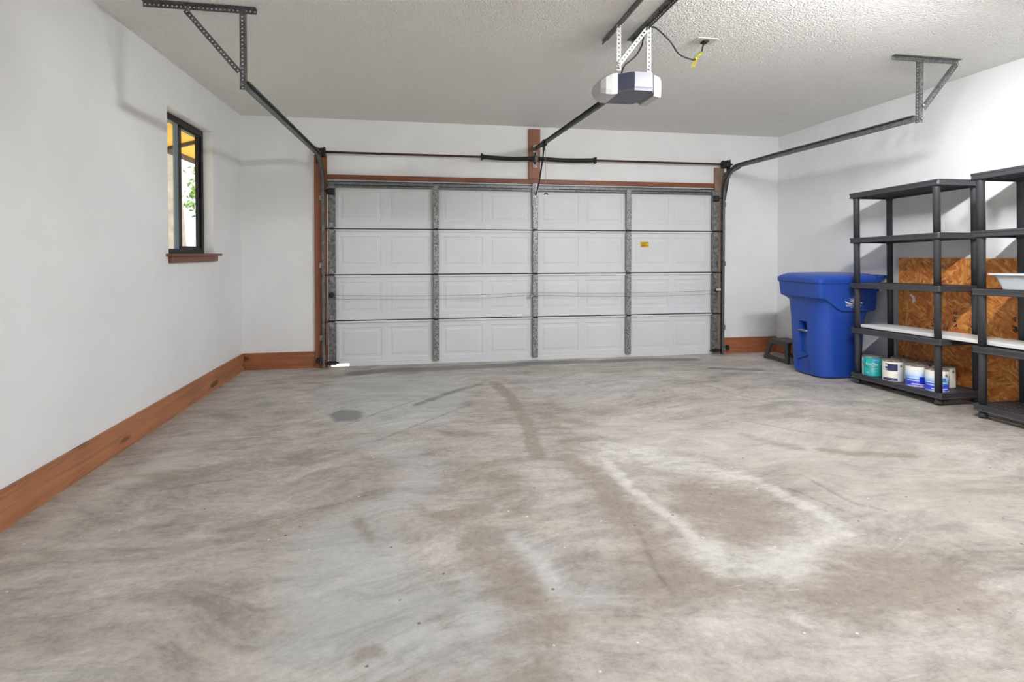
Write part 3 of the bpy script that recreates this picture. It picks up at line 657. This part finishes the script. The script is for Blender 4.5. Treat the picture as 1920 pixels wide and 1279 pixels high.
m = MB(); m.loft(orings([(2.385, -2.93, -2.66, 2.41, 2.558, .03), (2.345, -2.93, -2.67, 2.405, 2.553, .035), (2.305, -2.92, -2.69, 2.41, 2.535, .04), (2.275, -2.895, -2.71, 2.42, 2.515, .04), (2.265, -2.87, -2.73, 2.435, 2.50, .025)]))
fix_normals(m.build('light_lens', M['lens'], root))
m = MB(); m.loft(orings([(2.644, -2.94, -2.66, 2.405, 2.556, .03), (2.69, -2.93, -2.66, 2.40, 2.545, .035), (2.715, -2.9, -2.68, 2.41, 2.53, .04), (2.725, -2.85, -2.72, 2.43, 2.5, .03)]))
fix_normals(m.build('light_lens', M['lens'], root))
m = MB()
def strap(m, a, b, wdt=.03):
    a, b = Vector(a), Vector(b); d = b-a; side = Vector((d.z, 0, -d.x)).normalized()
    m.perf(P(*(a-side*wdt/2)), d, side, d.length, wdt, .002, .028, .0062)
strap(m, (2.365, -3.0, 2.845), (2.365, -3.0, 2.54)); m.build('hanging_strap', M['white_strap'], root)
m = MB(); strap(m, (2.578, -3.004, 2.845), (2.578, -3.004, 2.54)); m.build('hanging_strap', M['white_strap'], root)
m = MB(); strap(m, (2.565, -3.008, 2.835), (2.36, -3.008, 2.575)); m.build('diagonal_strap', M['white_strap'], root)
for x, z in ((2.365, 2.56), (2.36, 2.59), (2.578, 2.56), (2.565, 2.83), (2.365, 2.83)): MB().cyl(P(x, -3.009, z), P(x, -3.018, z), .008, 6).build('bolt', M['galv'], root)
ra, rb = Vector(P(2.435, -.075, 2.60)), Vector(P(2.44, -2.70, 2.485)); d = (rb-ra).normalized(); up = Vector((1, 0, 0)).cross(d); up = up if up.z > 0 else -up
tp = [(-.018, .002), (.018, .002), (.018, 0), (.0015, 0), (.0015, -.034), (.012, -.034), (.012, -.037), (-.012, -.037), (-.012, -.034), (-.0015, -.034), (-.0015, 0), (-.018, 0)]
rl = MB().loft([[q+Vector((1, 0, 0))*a+up*b for a, b in tp] for q in (ra, rb)]).build('rail', M['rail'], root); fix_normals(rl)
MB().tube([ra+up*.008, rb+up*.008], .005, 6).build('drive_belt', M['black'], root)
MB().box(*[v for ab in zip(P(2.40, -.1, 2.585), P(2.465, -.036, 2.625)) for v in ab], ch=.004).build('header_bracket', M['galv'], root)
m = MB(); m.box(*[v for ab in zip(P(2.418, -.56, 2.53), P(2.462, -.43, 2.60)) for v in ab], ch=.008); m.box(*[v for ab in zip(P(2.43, -.5, 2.485), P(2.452, -.46, 2.53)) for v in ab], ch=.004)
m.build('trolley', M['dark'], root)
m = MB(); m.tube([P(2.442, -.48, 2.52), P(2.442, -.42, 2.40), P(2.441, -.24, 2.16), P(2.44, -.07, 2.03)], .009, 8); m.build('door_arm', M['dark'], root)
m = MB(); m.tube([P(2.456, -.5, 2.5), P(2.458, -.49, 2.3), P(2.462, -.495, 2.1), P(2.464, -.495, 2.0)], .0022, 6); cordp = m.build('release_cord', simple('faded_red_cord', (170, 120, 116), .7), root)
m = MB(); m.tube([P(2.44, -.495, 1.985), P(2.464, -.495, 2.0), P(2.488, -.495, 1.985)], .007, 8); m.build('release_handle', M['black'], cordp)
# perforated angle on the ceiling carrying the opener
for x, s, y1, lab, mt in ((2.357, 1, -2.69, 'left of the two perforated ceiling angles above the opener', 'angle'), (2.571, -1, -2.72, 'right of the two perforated ceiling angles above the opener', 'angle')):
    m = MB(); L = 1.5
    m.perf((0, 0, -.001), (0, -1, 0), (0, 0, -1), L, .034, .002, .025, .0055); m.perf((0, 0, -.003), (0, -1, 0), (s, 0, 0), L, .04 if s > 0 else .04, .002, .05, .005)
    o = m.build('ceiling_angle', M[mt]); o.location = (x, y1, ZC); tag(o, lab, 'steel angle', 'ceiling angles above the opener')
# ceiling outlet and power cord
root = empty('ceiling_outlet', (3.09, -2.815, ZC)); tag(root, 'small white outlet cover on the ceiling right of the opener', 'outlet')
MB().box(-.08, .08, -.05, .05, -.006, 0, ch=.003).build('cover_plate', simple('off_white_plate', (200, 200, 190), .5), root)
MB().box(-.022, .022, -.03, .03, -.02, -.006, ch=.004).build('socket', M['black'], root)
root = empty('power_cord', (3.04, -2.83, 2.84)); tag(root, 'black power cord draped from the ceiling outlet to the opener', 'cord')
def smooth_pts(p, n=6):
    p = [Vector(q) for q in p]; out = []
    for i in range(len(p)-1):
        a, b, c, e = p[max(i-1, 0)], p[i], p[i+1], p[min(i+2, len(p)-1)]
        for k in range(n):
            t = k/n; out.append(.5*((2*b)+(c-a)*t+(2*a-5*b+4*c-e)*t*t+(3*b-a-3*c+e)*t*t*t))
    return out+[p[-1]]
Q = lambda p: (p[0]-3.04, p[1]+2.83, p[2]-2.84)
cp = [(3.085, -2.815, 2.855), (3.06, -2.84, 2.80), (3.02, -2.89, 2.735), (2.96, -2.93, 2.675), (2.9, -2.95, 2.67), (2.84, -2.955, 2.685), (2.80, -2.96, 2.71), (2.76, -2.965, 2.76), (2.70, -2.98, 2.805), (2.62, -3.0, 2.845), (2.585, -2.985, 2.838), (2.56, -2.96, 2.80), (2.545, -2.95, 2.73), (2.50, -2.945, 2.66), (2.43, -2.94, 2.6), (2.415, -2.92, 2.55)]
cab = MB().tube([Q(p) for p in smooth_pts(cp)], .0055, 8).build('cable', M['black'], root)
m = MB(); a, b = Vector(Q((3.02, -2.89, 2.738))), Vector(Q((2.945, -2.935, 2.672))); m.cyl(a, b, .014, 10, r2=.012); m.build('plug', M['yellow_cord'], cab)
m = MB(); t0 = Vector(Q((2.96, -2.93, 2.69))); m.loft([[t0+Vector((-.01, 0, 0)), t0+Vector((.025, -.01, .015)), t0+Vector((-.02, -.02, -.075)), t0+Vector((-.05, -.01, -.08))], [v+Vector((0, -.002, 0)) for v in (t0+Vector((-.01, 0, 0)), t0+Vector((.025, -.01, .015)), t0+Vector((-.02, -.02, -.075)), t0+Vector((-.05, -.01, -.08)))]])
fix_normals(m.build('paper_tag', simple('yellow_paper_tag', (142, 128, 60), .6), root))
# safety sensors
for x, s, lab in ((-.10, -1, 'small dark photo eye sensor at the foot of the left track'), (5.0, 1, 'small dark photo eye sensor at the foot of the right track')):
    root = empty('safety_sensor', (x, -.065, .09)); tag(root, lab, 'sensor', 'photo eye sensors by the door')
    MB().box(-.016, .016, -.02, .03, -.03, .03, ch=.006).build('sensor_body', M['dark'], root)
    MB().cyl((s*.016, 0, .005), (s*.022, 0, .005), .007, 10).build('indicator_lens', M['led'], root)
    MB().box(min(-s*.03, -s*.016), max(-s*.03, -s*.016), .03, .045, -.04, .02).build('mounting_bracket', M['galv'], root)
# ------------------------------------------------------------------ shelving
def shelf_unit():
    L, Wd = .93, .452                      # along y, along x; origin: front left floor corner, +x to the wall, -y along the wall
    root = empty('shelving_unit')
    tops = [.095, .5375, .98, 1.4225, 1.865]; rh = .05
    px, py = .038, .05
    for ti, zt in enumerate(tops):
        m = MB()
        # skirt, slightly flared
        def ring(z, o, inn=0):
            a, b, c, d, k = -o+inn, Wd+o-inn, -L-o+inn, o-inn, .012
            return [(a+k, c, z), (b-k, c, z), (b, c+k, z), (b, d-k, z), (b-k, d, z), (a+k, d, z), (a, d-k, z), (a, c+k, z)]
        rs = [ring(zt-rh, .0), ring(zt-rh+.004, .004), ring(zt-rh+.01, .0), ring(zt-.008, .0), ring(zt-.006, .003), ring(zt, .002), ring(zt, 0, .01), ring(zt-.006, 0, .012), ring(zt-rh, 0, .010), ring(zt-rh, .0)]
        m.loft(rs, caps=False)
        # lattice top of cross slats and long ribs
        nb = 26; zz = zt-.004
        for k in range(nb+1):
            y = -.01-(L-.02)*k/nb; m.box(.008, Wd-.008, y-.0095, y+.0095, zz-.008, zz)
        for k in range(6):
            x = .01+(Wd-.02)*k/5; m.box(x-.014, x+.014, -L+.008, -.008, zz-(.032 if k in (1, 2, 3, 4) else .012), zz-.001)
        for (cx, cy) in ((px, -py), (Wd-px, -py), (px, -L+py), (Wd-px, -L+py)):
            m.cyl((cx, cy, zt-rh+.002), (cx, cy, zt-.001), .036, 16)
            if ti: m.cyl((cx, cy, zt-rh-.008), (cx, cy, zt-rh+.004), .031, 16)
        fix_normals(m.build('shelf_deck', M['resin'], root))
    for ti in range(4):
        for (cx, cy) in ((px, -py), (Wd-px, -py), (px, -L+py), (Wd-px, -L+py)):
            z0, z1 = tops[ti]-.002, tops[ti+1]-rh+.002
            MB().lathe((cx, cy, 0), [(.0265, z0), (.0265, z1-.03), (.0285, z1-.02), (.0285, z1)], 18).build('post', M['resin'], root)
    for (cx, cy) in ((px, -py), (Wd-px, -py), (px, -L+py), (Wd-px, -L+py)):
        MB().lathe((cx, cy, 0), [(.030, 0), (.030, .018), (.024, .026), (.024, .05)], 16).build('foot', M['resin'], root)
    # cross rails under the bottom deck
    return root
TILT = .026
def place_shelf(root, x, y):
    root.location = (x, y, floor_z(x, y-.45)); root.rotation_euler = (-TILT, 0, 0)
    # lean with the sloping floor: feet meet it at both ends
s1 = shelf_unit(); place_shelf(s1, 5.262, -1.79)
tag(s1, 'black resin shelving unit beside the blue cart with paint cans', 'shelving unit', 'pair of black shelving units')
s2 = copy_tree(s1); place_shelf(s2, 5.25, -2.985)
tag(s2, 'black resin shelving unit cut off at the right edge holding the pale tray', 'shelving unit', 'pair of black shelving units')
def on_shelf(s, x, y, z):
    """point given in the shelf's own frame"""
    return s.matrix_basis @ Vector((x, y, z))
for s in (s1, s2): s.matrix_basis  # evaluated from location/rotation
# ------------------------------------------------------------------ paint cans
def can(kind, x, y, rot, label, group):
    root = empty('paint_can'); p = on_shelf(s1, x-5.262, y+1.79, .0915); root.location = p; root.rotation_euler = (-TILT, 0, 0)
    tag(root, label, 'paint can', group); R, H = .0815, .186
    body = {'teal': 'teal', 'cream': 'cream', 'sea': 'seascape', 'sea2': 'seascape', 'plain': 'can_metal', 'grey': 'cream'}[kind]
    m = MB(); m.lathe((0, 0, 0), [(R, .0), (R+.0015, .003), (R, .006), (R, H-.01)], 40); body_ = m.build('can_body', M[body], root)
    m = MB(); m.lathe((0, 0, 0), [(R, H-.0105), (R+.0025, H-.008), (R+.0025, H-.002), (R, H), (R-.008, H), (R-.010, H-.004), (R-.022, H-.004), (R-.024, H-.001), (.002, H-.001)], 40)
    m.build('lid', M['lid_dirty' if kind != 'teal' else 'can_metal'], root)
    def cylmap(r, a0): return lambda u, v: Vector((r*cos(a0+u/r), r*sin(a0+u/r), v))
    def patch(a0, a1, z0, z1, mat, r, name='label_panel'):
        n = 14; m_ = MB(); vs = []
        for i in range(n+1):
            a = a0+(a1-a0)*i/n; vs += [(r*cos(a), r*sin(a), z0), (r*cos(a), r*sin(a), z1)]
        m_.add(vs, [(2*i, 2*i+2, 2*i+3, 2*i+1) for i in range(n)], True); return m_.build(name, M[mat], root)
    A = rot; r1, r2 = R+.0008, R+.0016
    def words(rows, mat):
        m_ = MB()
        for t, sz, u, z in rows: text_mb(t, sz, (lambda uu, vv, u=u, z=z: cylmap(r2, A)(uu+u, vv+z)), m_)
        return m_.build('lettering', M[mat], root)
    if kind == 'teal':
        patch(A-1.75, A-1.0, .008, .172, 'label_white', r1)
        words([('ProClas', .032, .0, .115), ('INTERIOR', .010, .03, .150), ('Semi-Gloss', .013, .02, .075), ('SG', .026, -.035, .032), ('Acrylic', .010, .035, .05)], 'white_ink')
        patch(A+.25, A+.8, .135, .168, 'label_sky', r1)
        m_ = MB(); m_.tube([cylmap(R+.003, A)(-.12+.24*t/12, .14-.055*sin(pi*t/12)) for t in range(13)], .0016, 6); m_.build('bail_handle', M['can_metal'], root)
    if kind == 'cream':
        patch(A-.75, A+.45, .095, .158, 'navy', r1); patch(A-.85, A-.5, .132, .15, 'label_white', r2); patch(A-.8, A-.55, .1, .112, 'label_white', r2)
        patch(A+.45, A+1.15, .004, .16, 'label_white', r2); patch(A-1.1, A+.45, .006, .03, 'navy', r1)
        words([('FLAT', .010, .0, .018), ('18', .016, .02, .06)], 'white_ink')
    if kind in ('sea', 'sea2'):
        patch(A-.95, A+.9, .074, .081, 'label_white', r1); patch(A-.95, A+.5, .052, .058, 'label_white', r1); patch(A-.5, A+1.0, .022, .03, 'label_white', r1)
        if kind == 'sea': patch(A+.2, A+.75, .028, .09, 'label_blue', r2)
        else:
            words([('ON', .034, -.02, .098)], 'white_ink'); patch(A+.05, A+.75, .084, .118, 'label_sky', r1); patch(A+1.3, A+1.9, .07, .14, 'navy', r1)
    for s_ in (-1, 1): fix_normals(MB().lathe((0, s_*(R+.001), H-.045), [(.010, 0), (.010, s_*.003), (.004, s_*.006)], 10, 'Y').build('handle_ear', M['can_metal'], body_))
    return root
G = 'paint cans on the bottom shelf'
cA = math.atan2(-6.42+2.2, 1.05-5.36)
can('teal', 5.361, -1.945, cA, 'teal paint can with white lettering, leftmost at the shelf front', G)
can('cream', 5.361, -2.175, cA, 'cream paint can with a navy label panel, second from the left', G)
can('sea', 5.361, -2.415, cA, 'white to blue label paint can beside the cream one', G)
can('sea2', 5.3615, -2.60, cA, 'white and blue label paint can beside the front shelf post', G)
can('grey', 5.56, -2.07, cA, 'cream paint can with smeared lid behind the teal and navy ones', G)
can('plain', 5.57, -2.29, cA, 'bare metal paint can in the back row, middle', G)
can('grey', 5.575, -2.475, cA, 'cream paint can with smeared lid behind the blue ones', G)
# ------------------------------------------------------------------ white board and tray on shelves
p0 = on_shelf(s1, .078, -.045, .542); p1 = on_shelf(s2, .078, -.86, .542)
m = MB(); L = p0.y-p1.y; dz = p1.z-p0.z
m.box(0, .29, -L, 0, 0, .03, ch=.003); o = m.build('white_board', M['board']); o.location = p0; o.rotation_euler = (-math.atan2(dz, L), 0, 0)
tag(o, 'long white board lying across both shelving units', 'board')
p = on_shelf(s2, .045, -.0, .981)
root = empty('plastic_tray', p+Vector((0, -.07, 0))); root.rotation_euler = (-TILT, 0, 0); tag(root, 'pale grey plastic tray on the right shelving unit', 'tray')
def rrect(x0, x1, y0, y1, r, z, n=5):
    out = []
    for cx, cy, a0 in ((x1-r, y1-r, 0), (x0+r, y1-r, pi/2), (x0+r, y0+r, pi), (x1-r, y0+r, 1.5*pi)):
        for i in range(n+1):
            a = a0+pi/2*i/n; out.append((cx+r*cos(a), cy+r*sin(a), z))
    return out
m = MB(); m.loft([rrect(.05, .30, -.56, -.07, .03, 0), rrect(.025, .325, -.60, -.035, .03, .10), rrect(0, .35, -.63, 0, .03, .105), rrect(0, .35, -.63, 0, .03, .118), rrect(.03, .32, -.595, -.04, .03, .114), rrect(.056, .294, -.555, -.075, .03, .006)])
fix_normals(m.build('tray_body', M['tray'], root))
# ------------------------------------------------------------------ strand board against the wall
root = empty('strand_board', (5.722, -1.872, floor_z(5.7, -2.6)+.004)); tag(root, 'orange brown oriented strand board sheet leaning against the right wall', 'board'); root.rotation_euler = (-.006, 0, 0)
m = MB(); m.box(0, .011, -2.44, 0, 0, 1.215); m.build('sheet', M['osb'], root)
m = MB()
def smear(y, z, h, k):
    for i in range(k):
        zz = z+random.uniform(0, h); yy = y+random.uniform(-.015, .02)
        m.box(-.0012, -.0002, yy-random.uniform(.006, .016), yy, zz, zz+random.uniform(.004, .012))
for a_ in ((-.36, .56, .12, 14), (-.57, .60, .14, 18), (-.70, .58, .12, 10), (-1.05, .62, .12, 20)):
    m = MB(); smear(*a_); m.build('faded_stamp', M['ink'], root)
m = MB(); m.add([(-.001, -.135, .87), (-.001, -.175, .85), (-.001, -.185, .80), (-.001, -.15, .78), (-.001, -.155, .83), (-.001, -.12, .855)], [(0, 1, 2, 3, 4, 5)]); m.build('torn_label', M['label_white'], root)
# ------------------------------------------------------------------ recycling cart
CX, CY = 5.35, -1.385; cz = floor_z(CX, CY)
root = empty('recycling_cart', (CX, CY, cz)); tag(root, 'large blue wheeled recycling cart with hinged lid beside the shelves', 'recycling cart')
def ringc(x0, x1, y0, y1, r, zf, n=8, e=6):
    pts = []
    cs = [(x1-r, y1-r, 0), (x0+r, y1-r, pi/2), (x0+r, y0+r, pi), (x1-r, y0+r, 1.5*pi)]
    for ci, (cx, cy, a0) in enumerate(cs):
        arc = [(cx+r*cos(a0+pi/2*i/n), cy+r*sin(a0+pi/2*i/n)) for i in range(n+1)]
        pts += arc
        nx_ = cs[(ci+1) % 4]; st = arc[-1]; en = (nx_[0]+r*cos(nx_[2]), nx_[1]+r*sin(nx_[2]))
        pts += [(st[0]+(en[0]-st[0])*k/e, st[1]+(en[1]-st[1])*k/e) for k in range(1, e)]
    return [(x-CX, y-CY, (zf(x, y) if callable(zf) else zf)) for x, y in pts]
def step(base):
    def f(x, y):
        t = max(0, min(1, (x-5.02)/.24)); t = t*t*(3-2*t); return base-.13*t
    return f
m = MB()
m.loft([ringc(5.09, 5.57, -1.625, -1.145, .13, .012), ringc(5.075, 5.60, -1.64, -1.13, .14, .03), ringc(5.055, 5.60, -1.65, -1.12, .14, .30), ringc(5.045, 5.61, -1.66, -1.11, .14, .60),
        ringc(5.035, 5.62, -1.668, -1.102, .12, step(.80)), ringc(5.025, 5.63, -1.672, -1.098, .10, step(.825)), ringc(4.99, 5.655, -1.695, -1.075, .06, step(.835)),
        ringc(4.985, 5.66, -1.698, -1.072, .05, step(.85)), ringc(4.975, 5.665, -1.703, -1.067, .045, .97), ringc(4.968, 5.67, -1.708, -1.062, .045, .985)], smooth=True)
body = fix_normals(m.build('cart_body', M['blue'], root))
def cutter(mb): return fix_normals(mb.build('cutter', M['blue'], root))
bpy.context.view_layer.update()
cut(body, cutter(MB().loft([[(-.42, -.075, .47), (-.42, .075, .47), (-.42, .065, .585), (-.42, -.065, .585)], [(-.22, -.055, .49), (-.22, .055, .49), (-.22, .045, .565), (-.22, -.045, .565)]])))
cut(body, cutter(MB().loft([[(-.42, -.06, .22), (-.42, .07, .22), (-.42, .07, .465), (-.42, -.06, .465)], [(-.265, -.045, .24), (-.265, .055, .24), (-.265, .055, .455), (-.265, -.045, .455)]])))
cut(body, cutter(MB().loft([[(-.42, -.12, -.05), (-.42, .1, -.05), (-.42, .1, .17), (-.42, -.06, .25)], [(-.268, -.12, -.05), (-.268, .1, -.05), (-.268, .1, .15), (-.268, -.06, .22)]])))
for p_ in body.data.polygons: p_.use_smooth = True
def autosmooth(o, ang=35):
    import bmesh
    b = bmesh.new(); b.from_mesh(o.data)
    for e_ in b.edges:
        if len(e_.link_faces) == 2 and e_.calc_face_angle(0) > radians(ang): e_.smooth = False
    b.to_mesh(o.data); b.free()
autosmooth(body, 28)
MB().cyl((-.300, -.07, .475), (-.300, .07, .475), .010, 12).build('grab_bar', M['galv'], root)
m = MB(); m.loft([ringc(4.963, 5.675, -1.712, -1.058, .05, .987), ringc(4.958, 5.68, -1.716, -1.054, .055, .995), ringc(4.958, 5.68, -1.716, -1.054, .055, 1.03),
                  ringc(4.975, 5.675, -1.70, -1.07, .07, 1.05), ringc(5.02, 5.66, -1.655, -1.115, .09, 1.075), ringc(5.10, 5.62, -1.58, -1.19, .1, 1.082), ringc(5.2, 5.5, -1.48, -1.3, .07, 1.066)], smooth=True)
ld = fix_normals(m.build('cart_lid', M['blue'], root)); autosmooth(ld, 30)
m = MB(); m.loft([[(.30, -.325, .90), (.325, -.325, .97), (.325, -.325, 1.03), (.31, -.325, 1.045)], [(.30, -.30, .90), (.325, -.30, .97), (.325, -.30, 1.03), (.31, -.30, 1.045)]])
m.loft([[(.28, -.33, 1.0), (.375, -.33, 1.045), (.38, -.33, 1.062), (.28, -.33, 1.05)], [(.28, -.28, 1.0), (.375, -.28, 1.045), (.38, -.28, 1.062), (.28, -.28, 1.05)]])
m.loft([[(.28, .28, 1.0), (.375, .28, 1.045), (.38, .28, 1.062), (.28, .28, 1.05)], [(.28, .33, 1.0), (.375, .33, 1.045), (.38, .33, 1.062), (.28, .33, 1.05)]])
m.cyl((.374, -.33, 1.054), (.374, .33, 1.054), .014, 12); fix_normals(m.build('push_handle', M['blue'], root))
for s_ in (-1, 1):
    m = MB(); y_ = s_*.272; m.lathe((.245, y_, .128), [(.05, -.025), (.115, -.028), (.125, -.018), (.125, .018), (.115, .028), (.05, .025)], 28, 'Y'); w_ = fix_normals(m.build('wheel', M['black'], root))
# emblem and lettering on the side of the cart
m = MB(); yy = -.3245
def LG(u, v): return Vector((.012+u, yy, .80+v))
for k in range(7):
    a = pi*(.06+.88*k/6); c_, s__ = cos(a), sin(a); r0, r1 = .022, .062 if k % 2 else .052
    m.add([LG(r0*c_-.006*s__, r0*s__+.006*c_), LG(r1*c_, r1*s__), LG(r0*c_+.006*s__, r0*s__-.006*c_)], [(0, 1, 2)])
m.add([LG(.026*cos(pi*i/12), .026*sin(pi*i/12)) for i in range(13)], [tuple(range(13))])
pts = [(-.1, .016), (-.06, -.004), (-.02, -.008), (.0, .002), (.04, .008), (.1, -.004)]
w2 = [LG(u, v-.004) for u, v in pts]+[LG(u, v-.017) for u, v in reversed(pts)]
n_ = len(pts)
for i in range(n_-1): m.add([w2[i], w2[i+1], w2[2*n_-2-i], w2[2*n_-1-i]], [(0, 1, 2, 3)])
text_mb('Sarasota County', .034, lambda u, v: LG(u*.78, v-.034), m); text_mb('RECYCLES', .016, lambda u, v: LG(u, v-.058), m)
m.build('printed_emblem', M['white_ink'], root)
# ------------------------------------------------------------------ step stool
root = empty('step_stool', (5.45, -.62, floor_z(5.45, -.62))); tag(root, 'small dark grey plastic step stool behind the blue cart', 'step stool')
def stool_side(x, lean):
    fr = MB(); xs = lambda z: x+lean*(.245-z)
    # build as a ring between outer contour and window
    o_ = [(.225, .0), (.22, .02), (.18, .20), (.155, .248), (-.155, .248), (-.18, .20), (-.22, .02), (-.225, .0), (-.14, .012), (.14, .012)]
    i_ = [(.155, .06), (.15, .075), (.125, .18), (.105, .20), (-.105, .20), (-.125, .18), (-.15, .075), (-.155, .06), (-.11, .05), (.11, .05)]
    n = len(o_)
    A = [(xs(z)-.012, y, z) for y, z in o_]; B = [(xs(z)-.012, y, z) for y, z in i_]; C = [(xs(z)+.012, y, z) for y, z in o_]; E_ = [(xs(z)+.012, y, z) for y, z in i_]
    fr.loft([A, B, E_, C, A], caps=False); return fix_normals(fr.build('side_frame', M['stool'], root))
stool_side(-.115, -.16); stool_side(.115, .16)
MB().box(-.125, .125, -.175, .175, .228, .252, ch=.01).build('step_top', M['stool'], root)
# ------------------------------------------------------------------ ceiling lamps
def lamp(x, y, power, label):
    root = empty('ceiling_light', (x, y, ZC)); tag(root, label, 'ceiling light')
    m = MB(); pr = [(-.05, 0), (-.055, -.03), (-.15, -.135), (-.146, -.137), (-.05, -.034), (.05, -.034), (.146, -.137), (.15, -.135), (.055, -.03), (.05, 0)]  # trough shade added to limit direct light on the ceiling
    m.loft([[(x_, a_, b_) for a_, b_ in pr] for x_ in (-.78, .78)])
    for s_ in (-1, 1): m.add([(s_*.78, -.05, 0), (s_*.78, -.15, -.136), (s_*.78, .15, -.136), (s_*.78, .05, 0)], [(0, 1, 2, 3)])
    m.add([(-.781, -.15, -.13), (-.781, -.15, -.255), (-.781, .15, -.255), (-.781, .15, -.13)], [(0, 1, 2, 3)])  # added low end plate, blocks light towards the left wall
    fix_normals(m.build('added_lamp_shade', M['white_strap'], root))
    for k in range(6):  # row of upright tubes, arranged to throw light sideways and less on the floor
        x_ = -.65+.26*k
        MB().cyl((x_, 0, -.034), (x_, 0, -.075), .018, 14).build('lamp_holder', M['white_strap'], root)
        MB().lathe((x_, 0, 0), [(.020, -.075), (.026, -.10), (.026, -.19), (.012, -.20)], 16).build('lamp_tube', TUBE, root)
TUBE = emit('lit_tube', (.975, .99, 1), LAMP_A)
lamp(3.6, -4.2, LAMP_A, 'long ceiling light out of view, its added shade and six upright tubes shaped to spread the light')
# ------------------------------------------------------------------ outside
m = MB(); m.box(-40, XL-T, -40, 60, -.3, -.12); m.box(XL-T, 40, .16, 60, -.3, -.12); m.box(XL-T, 40, -40, YB-.14, -.3, -.12)
struct(m.build('ground', M['ground']), 'pale dry lawn outside the garage', 'lawn')
struct(MB().box(-.6, 5.5, .16, 14, -.12, -.012).build('driveway', M['drive']), 'pale concrete driveway outside the garage door', 'driveway')
root = empty('eave', (-1.1, 0, 2.6)); struct(root, 'yellow painted eave seen through the window', 'eave')
m = MB(); m.add([(XL-T+1.1, -8, .16), (XL-T+1.1, 3, .16), (-.72, 3, -.06), (-.72, -8, -.06), (XL-T+1.1, -8, .2), (XL-T+1.1, 3, .2), (-.72, 3, -.02), (-.72, -8, -.02)], [(0, 1, 2, 3), (7, 6, 5, 4), (0, 4, 5, 1), (1, 5, 6, 2), (2, 6, 7, 3), (3, 7, 4, 0)])
fix_normals(m.build('soffit', M['soffit'], root))
m = MB(); m.box(-.75, -.72, -8, 3, -.12, -.0); m.build('fascia', M['fascia'], root)
for y in (-2.6, -1.6, -.6, .34, 1.3):
    m = MB(); m.add([(XL-T+1.1, y-.02, .16), (XL-T+1.1, y+.02, .16), (-.72, y+.02, -.06), (-.72, y-.02, -.06), (XL-T+1.1, y-.02, .12), (XL-T+1.1, y+.02, .12), (-.72, y+.02, -.10), (-.72, y-.02, -.10)], [(0, 1, 2, 3), (7, 6, 5, 4), (0, 4, 5, 1), (1, 5, 6, 2), (2, 6, 7, 3), (3, 7, 4, 0)])
    fix_normals(m.build('rafter_tail', M['fascia'], root))
def tree(x, y, h, r, label, lean=(0, 0), leafy=True, dark=False, crown=None):
    root = empty('tree', (x, y, -.12)); tag(root, label, 'tree', 'trees outside the window'); random.seed(int(abs(x*13+y*7)))
    m = MB(); pts = [(lean[0]*t/8*h*.6+random.uniform(-.03, .03), lean[1]*t/8*h*.6, h*.6*t/8) for t in range(9)]
    rings = []
    for k, p in enumerate(pts):
        rr = r*(1.15-.06*k); rings.append([(p[0]+rr*(1+.12*sin(3*i+k))*cos(2*pi*i/14), p[1]+rr*(1+.12*sin(3*i+k))*sin(2*pi*i/14), p[2]) for i in range(14)])
    m.loft(rings, smooth=True)
    for b in range(5):
        a = random.uniform(0, 2*pi); q = Vector(pts[5+b % 3]); e_ = q+Vector((cos(a)*h*.2, sin(a)*h*.2, h*.25)); m.cyl(q, e_, r*.4, 8, r2=r*.15)
    m.build('trunk', M['bark'], root)
    if leafy:
        m = MB(); cz_, cr = (h*.72, h*.32) if crown is None else crown
        for i in range(1500):
            th = random.uniform(0, 2*pi); u = random.uniform(-1, 1); rr = cr*random.uniform(.35, 1)*(1+.3*sin(3*th)*sin(5*u))
            c = Vector((rr*math.sqrt(1-u*u)*cos(th)+lean[0]*h*.5, rr*math.sqrt(1-u*u)*sin(th)+lean[1]*h*.5, cz_+rr*u*.9))
            d1 = Vector((random.gauss(0, 1), random.gauss(0, 1), random.gauss(0, 1))).normalized(); d2 = d1.orthogonal().normalized(); s_ = random.uniform(.05, .1)*(1 if cr < 2.5 else 1.7)
            m.add([c-d1*s_*1.5, c-d2*s_*.7, c+d1*s_*1.5, c+d2*s_*.7], [(0, 1, 2, 3)])
        m.build('foliage', M['leaf_dark' if dark else 'leaf'], root)
tree(-3.5, 4.55, 9, .21, 'pale trunked tree close outside the window', lean=(-.035, .02), leafy=True, crown=(8.5, 2.0))
tree(-6.6, 17.5, 6.5, .12, 'bright green tree behind the pale trunk', crown=(4.2, 1.9))
tree(-8.5, 27, 9, .2, 'deep green tree far beyond the window', dark=True, crown=(5.0, 3.0))
